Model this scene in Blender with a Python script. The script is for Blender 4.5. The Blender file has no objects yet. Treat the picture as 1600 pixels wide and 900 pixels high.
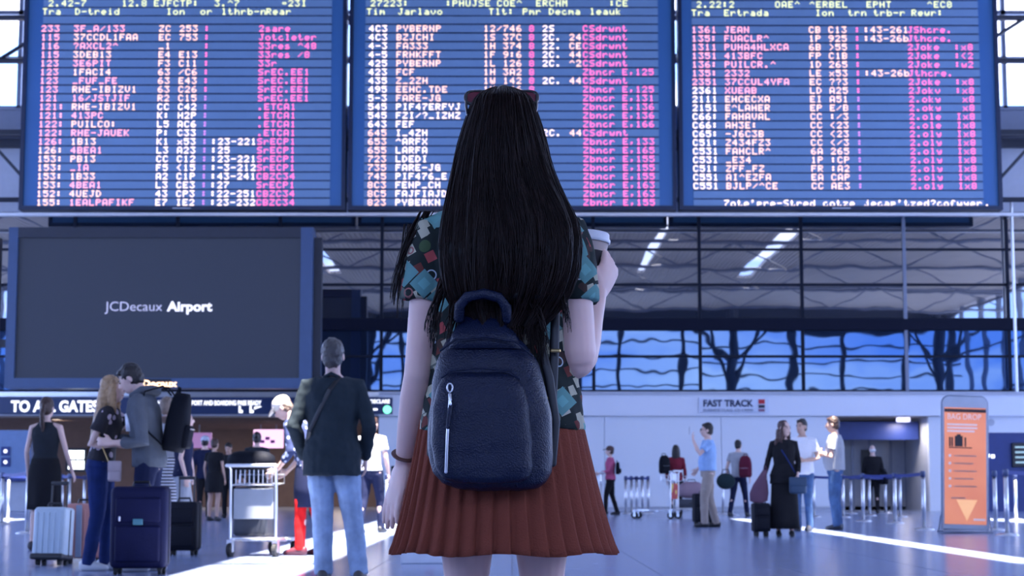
import bpy, bmesh, math, random
from mathutils import Vector, Matrix, Quaternion
random.seed(7)
scene = bpy.context.scene
COL = scene.collection

# ------------------------------------------------------------------ camera
F = 2800.0                 # focal length in pixels of a 1600 x 900 frame
CAMZ = 0.72
TILT = math.atan(308.0 / F)
cam_d = bpy.data.cameras.new('camera')
cam = bpy.data.objects.new('camera', cam_d)
COL.objects.link(cam)
cam_d.sensor_width = 36.0
cam_d.lens = 36.0 * F / 1600.0
cam.location = (0, 0, CAMZ)
cam.rotation_euler = (math.pi / 2 + TILT, 0, 0)
cam_d.clip_end = 500
cam_d.dof.use_dof = True
cam_d.dof.focus_distance = 4.25
cam_d.dof.aperture_fstop = 11.0
scene.camera = cam

# ------------------------------------------------------------------ sky, sun, exposure
scene.view_settings.view_transform = 'Standard'
scene.view_settings.look = 'None'
scene.view_settings.gamma = 1.0
scene.view_settings.use_curve_mapping = False
scene.view_settings.exposure = 2.0

world = bpy.data.worlds.new('sky')
scene.world = world
world.use_nodes = True
wn = world.node_tree.nodes
wl = world.node_tree.links
wn.clear()
w_out = wn.new('ShaderNodeOutputWorld')
w_bg = wn.new('ShaderNodeBackground')
w_tc = wn.new('ShaderNodeTexCoord')
w_map = wn.new('ShaderNodeMapping')
w_map.inputs['Scale'].default_value = (1.6, 1.6, 9.0)
w_no = wn.new('ShaderNodeTexNoise')
w_no.inputs['Scale'].default_value = 2.2
w_no.inputs['Detail'].default_value = 6
w_ra = wn.new('ShaderNodeValToRGB')
w_ra.color_ramp.elements[0].position = 0.47
w_ra.color_ramp.elements[0].color = (0.20, 0.36, 0.86, 1)
w_ra.color_ramp.elements[1].position = 0.68
w_ra.color_ramp.elements[1].color = (0.88, 0.88, 1.0, 1)
wl.new(w_tc.outputs['Generated'], w_map.inputs['Vector'])
wl.new(w_map.outputs[0], w_no.inputs['Vector'])
wl.new(w_no.outputs[0], w_ra.inputs[0])
wl.new(w_ra.outputs[0], w_bg.inputs[0])
w_bg.inputs[1].default_value = 1.7
wl.new(w_bg.outputs[0], w_out.inputs[0])

sun_d = bpy.data.lights.new('sun', 'SUN')
sun_d.energy = 13.0
sun_d.color = (1.0, 0.93, 0.85)
sun_d.angle = math.radians(0.6)
sun = bpy.data.objects.new('sun', sun_d)
COL.objects.link(sun)
SUN_DIR = Vector((-0.13, 0.25, -1.0)).normalized()
sun.rotation_euler = SUN_DIR.to_track_quat('-Z', 'Y').to_euler()
sun.location = (0, 0, 30)


def ray(px, py):
    u, v = (px - 800) / F, (450 - py) / F
    c, s = math.cos(TILT), math.sin(TILT)
    return Vector((u, c - v * s, s + v * c))


def at(px, py, Y):
    d = ray(px, py)
    t = Y / d.y
    return Vector((d.x * t, Y, CAMZ + d.z * t))


def ground(px, py):
    d = ray(px, py)
    t = -CAMZ / d.z
    return Vector((d.x * t, d.y * t, 0))


# ------------------------------------------------------------------ materials
MATS = {}


def nmat(name):
    m = bpy.data.materials.new(name)
    m.use_nodes = True
    nt = m.node_tree
    b = nt.nodes['Principled BSDF']
    return m, nt, b


def mat(name, col, rough=0.6, metal=0.0, var=0.06, vscale=6.0, emit=0.0, ecol=None, bump=0.0, bscale=60.0, spec=0.5):
    if name in MATS:
        return MATS[name]
    m, nt, b = nmat(name)
    b.inputs['Roughness'].default_value = rough
    b.inputs['Metallic'].default_value = metal
    b.inputs['Specular IOR Level'].default_value = spec
    tc = nt.nodes.new('ShaderNodeTexCoord')
    no = nt.nodes.new('ShaderNodeTexNoise')
    no.inputs['Scale'].default_value = vscale
    no.inputs['Detail'].default_value = 3
    nt.links.new(tc.outputs['Object'], no.inputs['Vector'])
    mx = nt.nodes.new('ShaderNodeMix')
    mx.data_type = 'RGBA'
    c = Vector(col[:3])
    lo, hi = c * (1 - var * 2), c * (1 + var * 2)
    mx.inputs[6].default_value = (*lo, 1)
    mx.inputs[7].default_value = (*hi, 1)
    nt.links.new(no.outputs[0], mx.inputs[0])
    nt.links.new(mx.outputs[2], b.inputs['Base Color'])
    if emit:
        b.inputs['Emission Color'].default_value = (*(ecol or col)[:3], 1)
        b.inputs['Emission Strength'].default_value = emit
    if bump:
        n2 = nt.nodes.new('ShaderNodeTexNoise')
        n2.inputs['Scale'].default_value = bscale
        n2.inputs['Detail'].default_value = 2
        nt.links.new(tc.outputs['Object'], n2.inputs['Vector'])
        bp = nt.nodes.new('ShaderNodeBump')
        bp.inputs['Strength'].default_value = bump
        bp.inputs['Distance'].default_value = 0.01
        nt.links.new(n2.outputs[0], bp.inputs['Height'])
        nt.links.new(bp.outputs[0], b.inputs['Normal'])
    MATS[name] = m
    return m


def emis(name, col, s):
    if name in MATS:
        return MATS[name]
    m, nt, b = nmat(name)
    b.inputs['Base Color'].default_value = (col[0] * .3, col[1] * .3, col[2] * .3, 1)
    b.inputs['Emission Color'].default_value = (*col, 1)
    b.inputs['Emission Strength'].default_value = s
    MATS[name] = m
    return m


def fabric(name, col, var=0.1):
    return mat(name, col, rough=0.9, var=var, vscale=9, bump=0.25, bscale=220, spec=0.2)


def skinmat(name, col):
    if name in MATS:
        return MATS[name]
    m = mat(name, col, rough=0.5, var=0.05, vscale=14, spec=0.4)
    b = m.node_tree.nodes['Principled BSDF']
    b.inputs['Subsurface Weight'].default_value = 0.12
    b.inputs['Subsurface Radius'].default_value = (0.02, 0.008, 0.005)
    return m


# ------------------------------------------------------------------ mesh helpers
def tag(o, label=None, cat=None, group=None, kind=None):
    if label: o['label'] = label
    if cat: o['category'] = cat
    if group: o['group'] = group
    if kind: o['kind'] = kind
    return o


def link(o, parent=None):
    COL.objects.link(o)
    if parent is not None:
        o.parent = parent
    return o


def empty(name, loc=(0, 0, 0), rz=0.0, rx=0.0):
    o = bpy.data.objects.new(name, None)
    o.empty_display_size = 0.2
    COL.objects.link(o)
    o.location = loc
    o.rotation_euler = (rx, 0, rz)
    return o


def thing(name, label, cat, loc=(0, 0, 0), rz=0.0, group=None, rx=0.0):
    return tag(empty(name, loc, rz, rx), label, cat, group)


class MB:
    """collects geometry, then links it as one mesh object"""

    def __init__(self):
        self.v, self.f, self.m = [], [], []
        self.mi = 0

    def add(self, vs, fs):
        n = len(self.v)
        self.v += [tuple(p) for p in vs]
        self.f += [tuple(i + n for i in q) for q in fs]
        self.m += [self.mi] * len(fs)
        return self

    def box(self, x0, x1, y0, y1, z0, z1):
        vs = [(x, y, z) for z in (z0, z1) for y in (y0, y1) for x in (x0, x1)]
        return self.add(vs, [(0, 2, 3, 1), (4, 5, 7, 6), (0, 1, 5, 4), (2, 6, 7, 3), (0, 4, 6, 2), (1, 3, 7, 5)])

    def rbox(self, x0, x1, y0, y1, z0, z1, r=0.02, seg=3):
        bm = bmesh.new()
        bmesh.ops.create_cube(bm, size=1)
        for q in bm.verts:
            q.co = Vector(((x0 + x1) / 2 + q.co.x * (x1 - x0), (y0 + y1) / 2 + q.co.y * (y1 - y0), (z0 + z1) / 2 + q.co.z * (z1 - z0)))
        bmesh.ops.bevel(bm, geom=list(bm.edges), offset=r, segments=seg, profile=0.5, affect='EDGES')
        bm.verts.index_update()
        vs = [q.co.copy() for q in bm.verts]
        fs = [tuple(w.index for w in q.verts) for q in bm.faces]
        bm.free()
        return self.add(vs, fs)

    def loft(self, rings, cap=True, closed=True):
        n = len(rings[0])
        vs = [p for r in rings for p in r]
        fs = []
        for i in range(len(rings) - 1):
            for j in range(n if closed else n - 1):
                k = (j + 1) % n
                fs.append((i * n + j, i * n + k, (i + 1) * n + k, (i + 1) * n + j))
        if cap and closed:
            c0 = sum((Vector(p) for p in rings[0]), Vector()) / n
            c1 = sum((Vector(p) for p in rings[-1]), Vector()) / n
            vs = vs + [c0, c1]
            a, b = len(vs) - 2, len(vs) - 1
            L = (len(rings) - 1) * n
            for j in range(n):
                k = (j + 1) % n
                fs.append((a, k, j))
                fs.append((b, L + j, L + k))
        return self.add(vs, fs)

    def chain(self, pts, rad, seg=10, dome=True, up=None):
        """tapered tube along points; rad = number or (ra, rb) per point"""
        pts = [Vector(p) for p in pts]
        if not isinstance(rad, (list, tuple)):
            rad = [rad] * len(pts)
        rad = [r if isinstance(r, (list, tuple)) else (r, r) for r in rad]
        rings = []
        ref = None
        n = len(pts)
        for i, p in enumerate(pts):
            t = (pts[min(i + 1, n - 1)] - pts[max(i - 1, 0)])
            if t.length < 1e-9: t = Vector((0, 0, 1))
            t.normalize()
            if ref is None:
                ref = Vector(up) if up is not None else (Vector((1, 0, 0)) if abs(t.x) < 0.8 else Vector((0, 1, 0)))
            a = (ref - t * ref.dot(t))
            if a.length < 1e-6: a = t.orthogonal()
            a.normalize()
            ref = a
            b = t.cross(a)
            ra, rb = rad[i]
            mk = lambda c, s: [c + (a * math.cos(w) * ra + b * math.sin(w) * rb) * s for w in [2 * math.pi * k / seg for k in range(seg)]]
            m = (ra + rb) / 2
            if dome and i == 0:
                rings.append(mk(p - t * m * 0.9, 0.35))
                rings.append(mk(p - t * m * 0.55, 0.8))
            rings.append(mk(p, 1.0))
            if dome and i == n - 1:
                rings.append(mk(p + t * m * 0.55, 0.8))
                rings.append(mk(p + t * m * 0.9, 0.35))
        return self.loft(rings)

    def cyl(self, p0, p1, r, seg=10, r1=None):
        return self.chain([p0, p1], [r, r if r1 is None else r1], seg, dome=False)

    def ell(self, c, h, rot=None, seg=14, rn=9):
        c = Vector(c)
        rings = []
        for i in range(1, rn):
            th = math.pi * i / rn
            ring = []
            for k in range(seg):
                w = 2 * math.pi * k / seg
                p = Vector((h[0] * math.sin(th) * math.cos(w), h[1] * math.sin(th) * math.sin(w), -h[2] * math.cos(th)))
                if rot is not None: p = rot @ p
                ring.append(c + p)
            rings.append(ring)
        lo, hi = Vector((0, 0, -h[2])), Vector((0, 0, h[2]))
        if rot is not None: lo, hi = rot @ lo, rot @ hi
        n = len(self.v)
        self.loft(rings, cap=True)
        self.v[-2] = tuple(c + lo)
        self.v[-1] = tuple(c + hi)
        return self

    def lathe(self, prof, c=(0, 0, 0), seg=20, cap=True):
        c = Vector(c)
        return self.loft([[c + Vector((r * math.cos(2 * math.pi * k / seg), r * math.sin(2 * math.pi * k / seg), z)) for k in range(seg)] for r, z in prof], cap)

    def prism(self, poly, y0, y1):
        """polygon in x,z extruded from y0 to y1"""
        n = len(poly)
        vs = [(x, y0, z) for x, z in poly] + [(x, y1, z) for x, z in poly]
        fs = [tuple(range(n)), tuple(range(2 * n - 1, n - 1, -1))] + [(i, i + n, (i + 1) % n + n, (i + 1) % n) for i in range(n)]
        return self.add(vs, fs)

    def mesh(self, name, mats, smooth=False):
        me = bpy.data.meshes.new(name)
        me.from_pydata(self.v, [], self.f)
        for m in (mats if isinstance(mats, (list, tuple)) else [mats]):
            me.materials.append(m)
        me.polygons.foreach_set('material_index', self.m)
        bm = bmesh.new()
        bm.from_mesh(me)
        bmesh.ops.recalc_face_normals(bm, faces=bm.faces)
        bm.to_mesh(me)
        bm.free()
        if smooth:
            me.polygons.foreach_set('use_smooth', [True] * len(me.polygons))
        me.update()
        return me

    def build(self, name, mats, parent=None, smooth=False):
        return link(bpy.data.objects.new(name, self.mesh(name, mats, smooth)), parent)


PENDING = []


def remesh(o, voxel, smooth=4, disp=0.0, dscale=0.08, factor=0.5):
    """fuse the overlapping closed pieces of o into one continuous surface (applied at the end)"""
    md = o.modifiers.new('fuse', 'REMESH')
    md.mode = 'VOXEL'
    md.voxel_size = voxel
    md.use_smooth_shade = True
    if smooth:
        s = o.modifiers.new('soften', 'SMOOTH')
        s.iterations = smooth
        s.factor = factor
    if disp:
        key = 'folds_%.3f' % dscale
        tx = bpy.data.textures.get(key)
        if tx is None:
            tx = bpy.data.textures.new(key, 'CLOUDS')
            tx.noise_scale = dscale
            tx.noise_depth = 1
        d = o.modifiers.new('folds', 'DISPLACE')
        d.texture = tx
        d.strength = disp
        d.mid_level = 0.5
        d.texture_coords = 'LOCAL'
    PENDING.append(o)
    return o


def apply_pending():
    bpy.context.view_layer.update()
    dg = bpy.context.evaluated_depsgraph_get()
    for o in PENDING:
        ev = o.evaluated_get(dg)
        me = bpy.data.meshes.new_from_object(ev, depsgraph=dg)
        old = o.data
        if len(me.materials) == 0 or me.materials[0] is None:
            me.materials.clear()
            for m in old.materials: me.materials.append(m)
        me.polygons.foreach_set('use_smooth', [True] * len(me.polygons))
        o.modifiers.clear()
        o.data = me
        me.name = o.name
    PENDING.clear()


def text_obj(name, body, size, m, parent, loc, bold=0.0, align='LEFT', ext=0.004, sx=1.0, valign='CENTER', rot=(math.pi / 2, 0, 0)):
    cu = bpy.data.curves.new(name, 'FONT')
    cu.body = body
    cu.size = size
    cu.align_x = align
    cu.align_y = valign
    cu.offset = bold
    cu.extrude = ext
    cu.resolution_u = 3
    tmp = bpy.data.objects.new('tmp', cu)
    COL.objects.link(tmp)
    bpy.context.view_layer.update()
    dg = bpy.context.evaluated_depsgraph_get()
    me = bpy.data.meshes.new_from_object(tmp.evaluated_get(dg), depsgraph=dg)
    bpy.data.objects.remove(tmp)
    bpy.data.curves.remove(cu)
    R = Matrix.Translation(loc) @ Matrix.Rotation(rot[2], 4, 'Z') @ Matrix.Rotation(rot[0], 4, 'X') @ Matrix.Diagonal((sx, 1, 1, 1))
    me.transform(R)
    me.materials.clear()
    me.materials.append(m)
    return link(bpy.data.objects.new(name, me), parent)


def copy_tree(o, parent=None):
    c = o.copy()
    COL.objects.link(c)
    c.parent = parent
    for ch in [q for q in o.children]:
        copy_tree(ch, c)
    return c

# ================================================================== MATERIALS OF THE PLACE
M_white = mat('white_wall_paint', (0.70, 0.72, 0.76), 0.55, var=0.02, vscale=0.6)
M_fascia = mat('white_fascia', (0.70, 0.72, 0.78), 0.45, var=0.02, vscale=0.5)
M_navy = mat('navy_panel', (0.012, 0.03, 0.16), 0.4, var=0.08)
M_dark = mat('dark_steel', (0.012, 0.016, 0.03), 0.45, var=0.1)
M_steel = mat('grey_steel', (0.18, 0.20, 0.26), 0.4, metal=0.3, var=0.05)
M_silver = mat('brushed_silver', (0.62, 0.63, 0.66), 0.28, metal=0.9, var=0.04)
M_beige = mat('beige_ceiling', (0.33, 0.29, 0.27), 0.7, var=0.05, vscale=1)
M_black = mat('black_plastic', (0.008, 0.008, 0.011), 0.45, var=0.1)
M_rubber = mat('black_rubber', (0.01, 0.01, 0.012), 0.75)
M_ltgrey = mat('light_grey_panel', (0.42, 0.44, 0.5), 0.5, var=0.04)
M_wood = mat('brown_panel', (0.16, 0.10, 0.075), 0.6, var=0.12, vscale=3)
M_txtw = emis('white_letters', (0.85, 0.88, 1.0), 0.55)


def floor_material():
    m, nt, b = nmat('polished_floor')
    tc = nt.nodes.new('ShaderNodeTexCoord')
    geo = nt.nodes.new('ShaderNodeNewGeometry')
    br = nt.nodes.new('ShaderNodeTexBrick')
    br.offset = 0.0
    br.inputs['Color1'].default_value = (0.27, 0.33, 0.51, 1)
    br.inputs['Color2'].default_value = (0.285, 0.345, 0.53, 1)
    br.inputs['Mortar'].default_value = (0.19, 0.23, 0.36, 1)
    br.inputs['Scale'].default_value = 1.0
    br.inputs['Brick Width'].default_value = 1.2
    br.inputs['Row Height'].default_value = 1.2
    br.inputs['Mortar Size'].default_value = 0.008
    nt.links.new(geo.outputs['Position'], br.inputs['Vector'])
    no = nt.nodes.new('ShaderNodeTexNoise')
    no.inputs['Scale'].default_value = 3.0
    no.inputs['Detail'].default_value = 5
    nt.links.new(geo.outputs['Position'], no.inputs['Vector'])
    mx = nt.nodes.new('ShaderNodeMix')
    mx.data_type = 'RGBA'
    mx.blend_type = 'MULTIPLY'
    mx.inputs[0].default_value = 0.2
    nt.links.new(br.outputs[0], mx.inputs[6])
    nt.links.new(no.outputs[0], mx.inputs[7])
    nt.links.new(mx.outputs[2], b.inputs['Base Color'])
    b.inputs['Roughness'].default_value = 0.2
    return m


def glass_material(name, tint, fac, wav):
    """coated facade glazing: dark body, mirror-like coat, slightly wavy"""
    m = bpy.data.materials.new(name)
    m.use_nodes = True
    nt = m.node_tree
    nt.nodes.clear()
    out = nt.nodes.new('ShaderNodeOutputMaterial')
    gl = nt.nodes.new('ShaderNodeBsdfGlossy')
    gl.inputs['Color'].default_value = (*tint, 1)
    gl.inputs['Roughness'].default_value = 0.015
    df = nt.nodes.new('ShaderNodeBsdfDiffuse')
    df.inputs['Color'].default_value = (0.012, 0.018, 0.035, 1)
    mix = nt.nodes.new('ShaderNodeMixShader')
    mix.inputs[0].default_value = fac
    nt.links.new(df.outputs[0], mix.inputs[1])
    nt.links.new(gl.outputs[0], mix.inputs[2])
    nt.links.new(mix.outputs[0], out.inputs[0])
    geo = nt.nodes.new('ShaderNodeNewGeometry')
    no = nt.nodes.new('ShaderNodeTexNoise')
    no.inputs['Scale'].default_value = 1.1
    no.inputs['Detail'].default_value = 1
    nt.links.new(geo.outputs['Position'], no.inputs['Vector'])
    bp = nt.nodes.new('ShaderNodeBump')
    bp.inputs['Strength'].default_value = 1.0
    bp.inputs['Distance'].default_value = wav
    nt.links.new(no.outputs[0], bp.inputs['Height'])
    nt.links.new(bp.outputs[0], gl.inputs['Normal'])
    return m


M_floor = floor_material()
M_glass_up = glass_material('upper_facade_glass', (0.92, 0.88, 0.84), 0.36, 0.0012)
M_glass_lo = glass_material('lower_facade_glass', (0.26, 0.46, 0.85), 0.17, 0.0022)

# ================================================================== FLOOR
T = 1.2
fl = MB().box(-32, 32, -10, 64, -0.25, -0.02)
floor = tag(fl.build('floor', M_floor), kind='structure')
slab = MB()
g_ = 0.003
slab.add([(g_, g_, -0.025), (T - g_, g_, -0.025), (T - g_, T - g_, -0.025), (g_, T - g_, -0.025),
          (g_, g_, -0.002), (T - g_, g_, -0.002), (T - g_, T - g_, -0.002), (g_, T - g_, -0.002),
          (g_ + .002, g_ + .002, 0), (T - g_ - .002, g_ + .002, 0), (T - g_ - .002, T - g_ - .002, 0), (g_ + .002, T - g_ - .002, 0)],
         [(3, 2, 1, 0), (0, 1, 5, 4), (1, 2, 6, 5), (2, 3, 7, 6), (3, 0, 4, 7), (4, 5, 9, 8), (5, 6, 10, 9), (6, 7, 11, 10), (7, 4, 8, 11), (8, 9, 10, 11)])
slab_me = slab.mesh('floor_tile', M_floor)
TX0, TX1, TY0, TY1 = -9, 9, 9, 19          # tile index range built one by one
for i in range(TX0, TX1):
    for j in range(TY0, TY1):
        o = link(bpy.data.objects.new('floor_tile', slab_me), floor)
        o.location = (i * T, j * T, 0)
rest = MB()
x0, x1, y0, y1 = TX0 * T, TX1 * T, TY0 * T, TY1 * T
for a in ((-32, 32, -10, y0), (-32, 32, y1, 64), (-32, x0, y0, y1), (x1, 32, y0, y1)):
    rest.add([(a[0], a[2], 0), (a[1], a[2], 0), (a[1], a[3], 0), (a[0], a[3], 0)], [(0, 1, 2, 3)])
tag(rest.build('floor_surface', M_floor, floor), kind='stuff')

# ================================================================== BACK WALL
W = 50.0
zW = lambda py, Y=W: at(800, py, Y).z
xW = lambda px, Y=W: at(px, 640, Y).x
Z_sill, Z_fas = zW(614), zW(650)
wall_back = tag(MB().box(xW(592), xW(1308), W, W + .2, 0, Z_sill).build('wall_back', M_white), kind='structure')
px = 592
cuts = [592, 760, 944, 1126, 1308]
for a, b_ in zip(cuts[:-1], cuts[1:]):
    MB().rbox(xW(a) + .006, xW(b_) - .006, W - .05, W + .01, 0.12, Z_fas - .02, .008, 1).build('wall_panel', M_white, wall_back)
tag(MB().box(xW(592), xW(1308), W - .07, W, 0, .11).build('baseboard_back', M_ltgrey), kind='structure')
fas = tag(MB().box(xW(592), 20, W - .16, W + .2, Z_fas, Z_sill).build('trim_1', M_fascia), kind='structure')
MB().box(xW(592), 20, W - .22, W + .2, Z_sill - .05, Z_sill + .03).build('sill', M_ltgrey, fas)
fasl = tag(MB().box(-22, xW(592), W - .12, W + .2, zW(650), Z_sill).build('trim_2', M_ltgrey), kind='structure')
MB().box(-22, xW(592), W - .2, W - .12, zW(620), Z_sill + .02).build('edge_strip', M_silver, fasl)
# right part of the wall
wr = tag(MB().box(xW(1450), xW(1537), W, W + .2, 0, Z_fas).build('wall_pier', M_white), kind='structure')
wn_ = tag(MB().box(xW(1537), 20, W, W + .2, 0, zW(676)).build('wall_navy', M_navy), kind='structure')
tag(MB().box(xW(1537), 20, W - .02, W + .2, zW(676), Z_fas).build('trim_3', M_white), kind='structure')
MB().lathe([(.001, 0), (.10, 0), (.10, .03), (.001, .03)], seg=20).build('smoke_detector', M_ltgrey)
o = bpy.data.objects['smoke_detector']
o.location = (xW(1547), W - .02, zW(660)); o.rotation_euler = (math.pi / 2, 0, 0)
tag(o, 'small round grey fitting on the white band above the navy wall', 'fitting')
sc = thing('wall_screen', 'dark information screen with pale lines on the navy wall', 'screen', (0, 0, 0))
a, b_ = at(1580, 692, W), at(1612, 730, W)
MB().rbox(a.x, b_.x, W - .08, W, b_.z, a.z, .01, 2).build('housing', M_black, sc)
for k in range(4):
    z = a.z - .12 - k * .14
    MB().box(a.x + .08, b_.x - .1, W - .086, W - .078, z - .025, z + .025).build('text_line', emis('screen_lines', (0.25, 0.4, 0.5), 0.35), sc)
for k, (xx, yy) in enumerate(((1543, 712), (1551, 713))):
    p = at(xx, yy, W)
    s_ = MB().rbox(p.x - .05, p.x + .05, W - .04, W, p.z - .05, p.z + .05, .01, 2).build('wall_light', emis('small_white_sign', (0.8, 0.85, 1), .7))
    tag(s_, 'tiny white square sign on the navy wall beside the orange banner', 'sign', 'white squares on the navy wall')

# right doorway (recess with a navy header, counters and glass doors)
rx0, rx1 = xW(1308), xW(1450)
rec = tag(MB().box(rx0 - .3, rx1 + .3, W + 6, W + 6.2, 0, 3.4).build('wall_recess', M_ltgrey), kind='structure')
tag(MB().box(rx0 - .5, rx0, W + .2, W + 6, 0, 3.2).build('wall_recess_left', M_ltgrey), kind='structure')
tag(MB().box(rx1, rx1 + .5, W + .2, W + 6, 0, 3.2).build('wall_recess_right', M_ltgrey), kind='structure')
tag(MB().box(rx0 - .3, rx1 + .3, W, W + 6.2, Z_fas - .02, Z_fas + .12).build('ceiling_recess', M_beige), kind='structure')
hdr = tag(MB().box(xW(1312), xW(1447), W + 1.0, W + 1.25, zW(687, W + 1), zW(659, W + 1)).build('trim_4', M_navy), kind='structure')
dl = thing('ceiling_lamp', 'small pale ceiling lamp above the navy header in the doorway', 'lamp', (xW(1417), W + .5, Z_fas - .02))
MB().rbox(-.17, .17, -.15, .15, -.13, .0, .02, 2).build('lamp_box', emis('lamp_violet', (0.6, 0.6, 1.0), .6), dl)
ld = bpy.data.lights.new('lamp_bulb', 'AREA'); ld.size = .3; ld.energy = 9; ld.color = (1, .9, .85)
lo_ = link(bpy.data.objects.new('lamp_bulb', ld), dl); lo_.location = (0, 0, -.14)
dw = tag(empty('window_3', (0, W + 3, 0)), kind='structure')
gx = [xW(p) for p in (1312, 1340, 1362, 1390, 1425, 1450)]
M_dglass = mat('door_glass', (0.26, 0.28, 0.32), 0.15, var=0.2, vscale=0.8)
for k in range(5):
    MB().box(gx[k] + .04, gx[k + 1] - .04, -.02, .02, .1, 2.35).build('pane', M_dglass if k % 2 else mat('booth_panel', (0.30, 0.32, 0.38), .4), dw)
for k in range(6):
    MB().box(gx[k] - .04, gx[k] + .04, -.05, .05, 0, 2.45).build('mullion', M_steel, dw)
MB().box(gx[0], gx[5], -.05, .05, 2.35, 2.47).build('transom', M_silver, dw)
pl = thing('notice_panel', 'dark framed notice with a white sheet in the doorway', 'notice', (xW(1385), W + 2.9, 0))
MB().box(-.16, .16, -.02, .02, 1.05, 1.75).build('frame', M_black, pl)
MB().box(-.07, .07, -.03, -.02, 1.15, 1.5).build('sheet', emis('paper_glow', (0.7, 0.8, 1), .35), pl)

# ------------------------------------------------------------------ left hall behind the gate signs
lx0, lx1 = -22, xW(592)
tag(MB().box(lx0, lx1 + .3, W + 11, W + 11.2, 0, 3.2).build('wall_hall', M_wood), kind='structure')
tag(MB().box(lx1, lx1 + .25, W + .2, W + 11, 0, 3.2).build('wall_hall_right', M_ltgrey), kind='structure')
hc = tag(MB().box(lx0, lx1 + .3, W - .1, W + 11.2, zW(650), zW(650) + .12).build('ceiling_hall', M_beige), kind='structure')
for k in range(9):
    z = zW(650)
    yy = W + 1.2 + k * 1.1
    MB().box(lx0, lx1, yy, yy + .06, z - .05, z).build('ceiling_batten', M_wood, hc)
hz = zW(650)
for i, (xx, yy) in enumerate(((-13.2, 52), (-10.2, 53.5), (-7.2, 52.8), (-5.2, 54.5), (-12, 56), (-8.6, 57), (-5.6, 58))):
    d = thing('downlight', 'round recessed downlight in the beige ceiling of the gate hall', 'light', (xx, yy, hz), group='downlights of the gate hall')
    MB().lathe([(.17, 0), (.17, -.03), (.12, -.03), (.12, -.01), (.001, -.01)], seg=20, cap=False).build('ring', M_silver, d)
    MB().lathe([(.12, -.012), (.001, -.012)], seg=20, cap=False).build('lens', emis('warm_lamp', (1.0, .75, .5), 2.5), d)
    ld = bpy.data.lights.new('downlight_bulb', 'AREA'); ld.shape = 'DISK'; ld.size = .22; ld.energy = 14; ld.color = (1, .8, .62)
    lo_ = link(bpy.data.objects.new('downlight_bulb', ld), d); lo_.location = (0, 0, -.03)
# blue check counter at the far left
kb = thing('check_booth', 'blue grey control booth with two dark door signs left of the gate hall', 'booth')
a, b_ = at(-40, 672, W - 1), at(47, 745, W - 1)
MB().rbox(a.x, b_.x, W - 1, W + .3, b_.z, a.z, .03, 2).build('panel', mat('booth_blue', (0.16, 0.24, 0.40), .5), kb)
MB().rbox(a.x, b_.x + .15, W - 1.1, W + .3, b_.z - .12, b_.z, .02, 2).build('counter', M_navy, kb)
MB().rbox(a.x, b_.x, W - .9, W + .3, 0, b_.z - .1, .02, 2).build('plinth', M_ltgrey, kb)
for yy in (705, 722):
    p = at(9, yy, W - 1)
    s_ = MB().box(p.x - .12, p.x + .12, W - 1.03, W - .99, p.z - .12, p.z + .12).build('door_sign', M_navy, kb)
    MB().lathe([(.001, 0), (.05, 0), (.05, .01), (.001, .01)], (0, 0, 0), 12).build('pictogram', M_txtw, s_)
    q = s_.children[0]
    q.location = (p.x, W - 1.03, p.z); q.rotation_euler = (math.pi / 2, 0, 0)
wg = tag(empty('window_4', (0, W + 10.9, 0)), kind='structure')
for i in range(2):
    for j in range(2):
        a, b_ = at(107 + i * 13, 704 + j * 16, W + 10.9), at(118 + i * 13, 717 + j * 16, W + 10.9)
        MB().box(a.x, b_.x, -.02, .02, b_.z, a.z).build('pane', emis('lit_window', (0.85, 0.95, 1), 1.3), wg)
a, b_ = at(103, 700, W + 10.9), at(135, 737, W + 10.9)
MB().box(a.x, b_.x, .02, .08, b_.z, a.z).build('window_frame', M_dark, wg)
ps = thing('pink_screen', 'pink lit advertising panel hanging deep in the gate hall', 'screen')
a, b_ = at(396, 671, W + 6), at(442, 700, W + 6)
MB().rbox(a.x, b_.x, W + 6, W + 6.15, b_.z, a.z, .02, 2).build('panel', emis('pink_panel', (0.85, 0.5, 0.8), .42), ps)
MB().box(a.x + .2, a.x + .24, W + 6.03, W + 6.07, a.z, hz).build('hanger', M_steel, ps)
MB().box(b_.x - .24, b_.x - .2, W + 6.03, W + 6.07, a.z, hz).build('hanger', M_steel, ps)
for k in range(3):
    p = at(410 + k * 8, 690 - (k % 2) * 5, W + 6)
    MB().rbox(p.x - .07, p.x + .07, W + 5.98, W + 6.0, p.z - .05, p.z + .05, .008, 1).build('mark', mat('violet_ink', (0.2, 0.06, 0.3)), ps)
ps2 = thing('violet_screen', 'dim violet advertising panel in the gate hall above the black dressed woman', 'screen')
a, b_ = at(300, 676, W + 6), at(330, 700, W + 6)
MB().rbox(a.x, b_.x, W + 6, W + 6.15, b_.z, a.z, .02, 2).build('panel', emis('violet_panel', (0.22, 0.12, 0.3), .35), ps2)
MB().box(a.x + .2, a.x + .24, W + 6.03, W + 6.07, a.z, hz).build('hanger', M_steel, ps2)

# ------------------------------------------------------------------ signs on the fascia
M_sign = mat('navy_sign', (0.010, 0.028, 0.095), .4, var=.03)


def fascia_sign(name, label, px0, px1, py0, py1, Y=W - .2, m=M_sign, th=.12):
    a, b_ = at(px0, py0, Y), at(px1, py1, Y)
    t = thing(name, label, 'sign')
    MB().rbox(a.x, b_.x, Y, Y + th, b_.z, a.z, .012, 2).build('panel', m, t)
    return t


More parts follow.
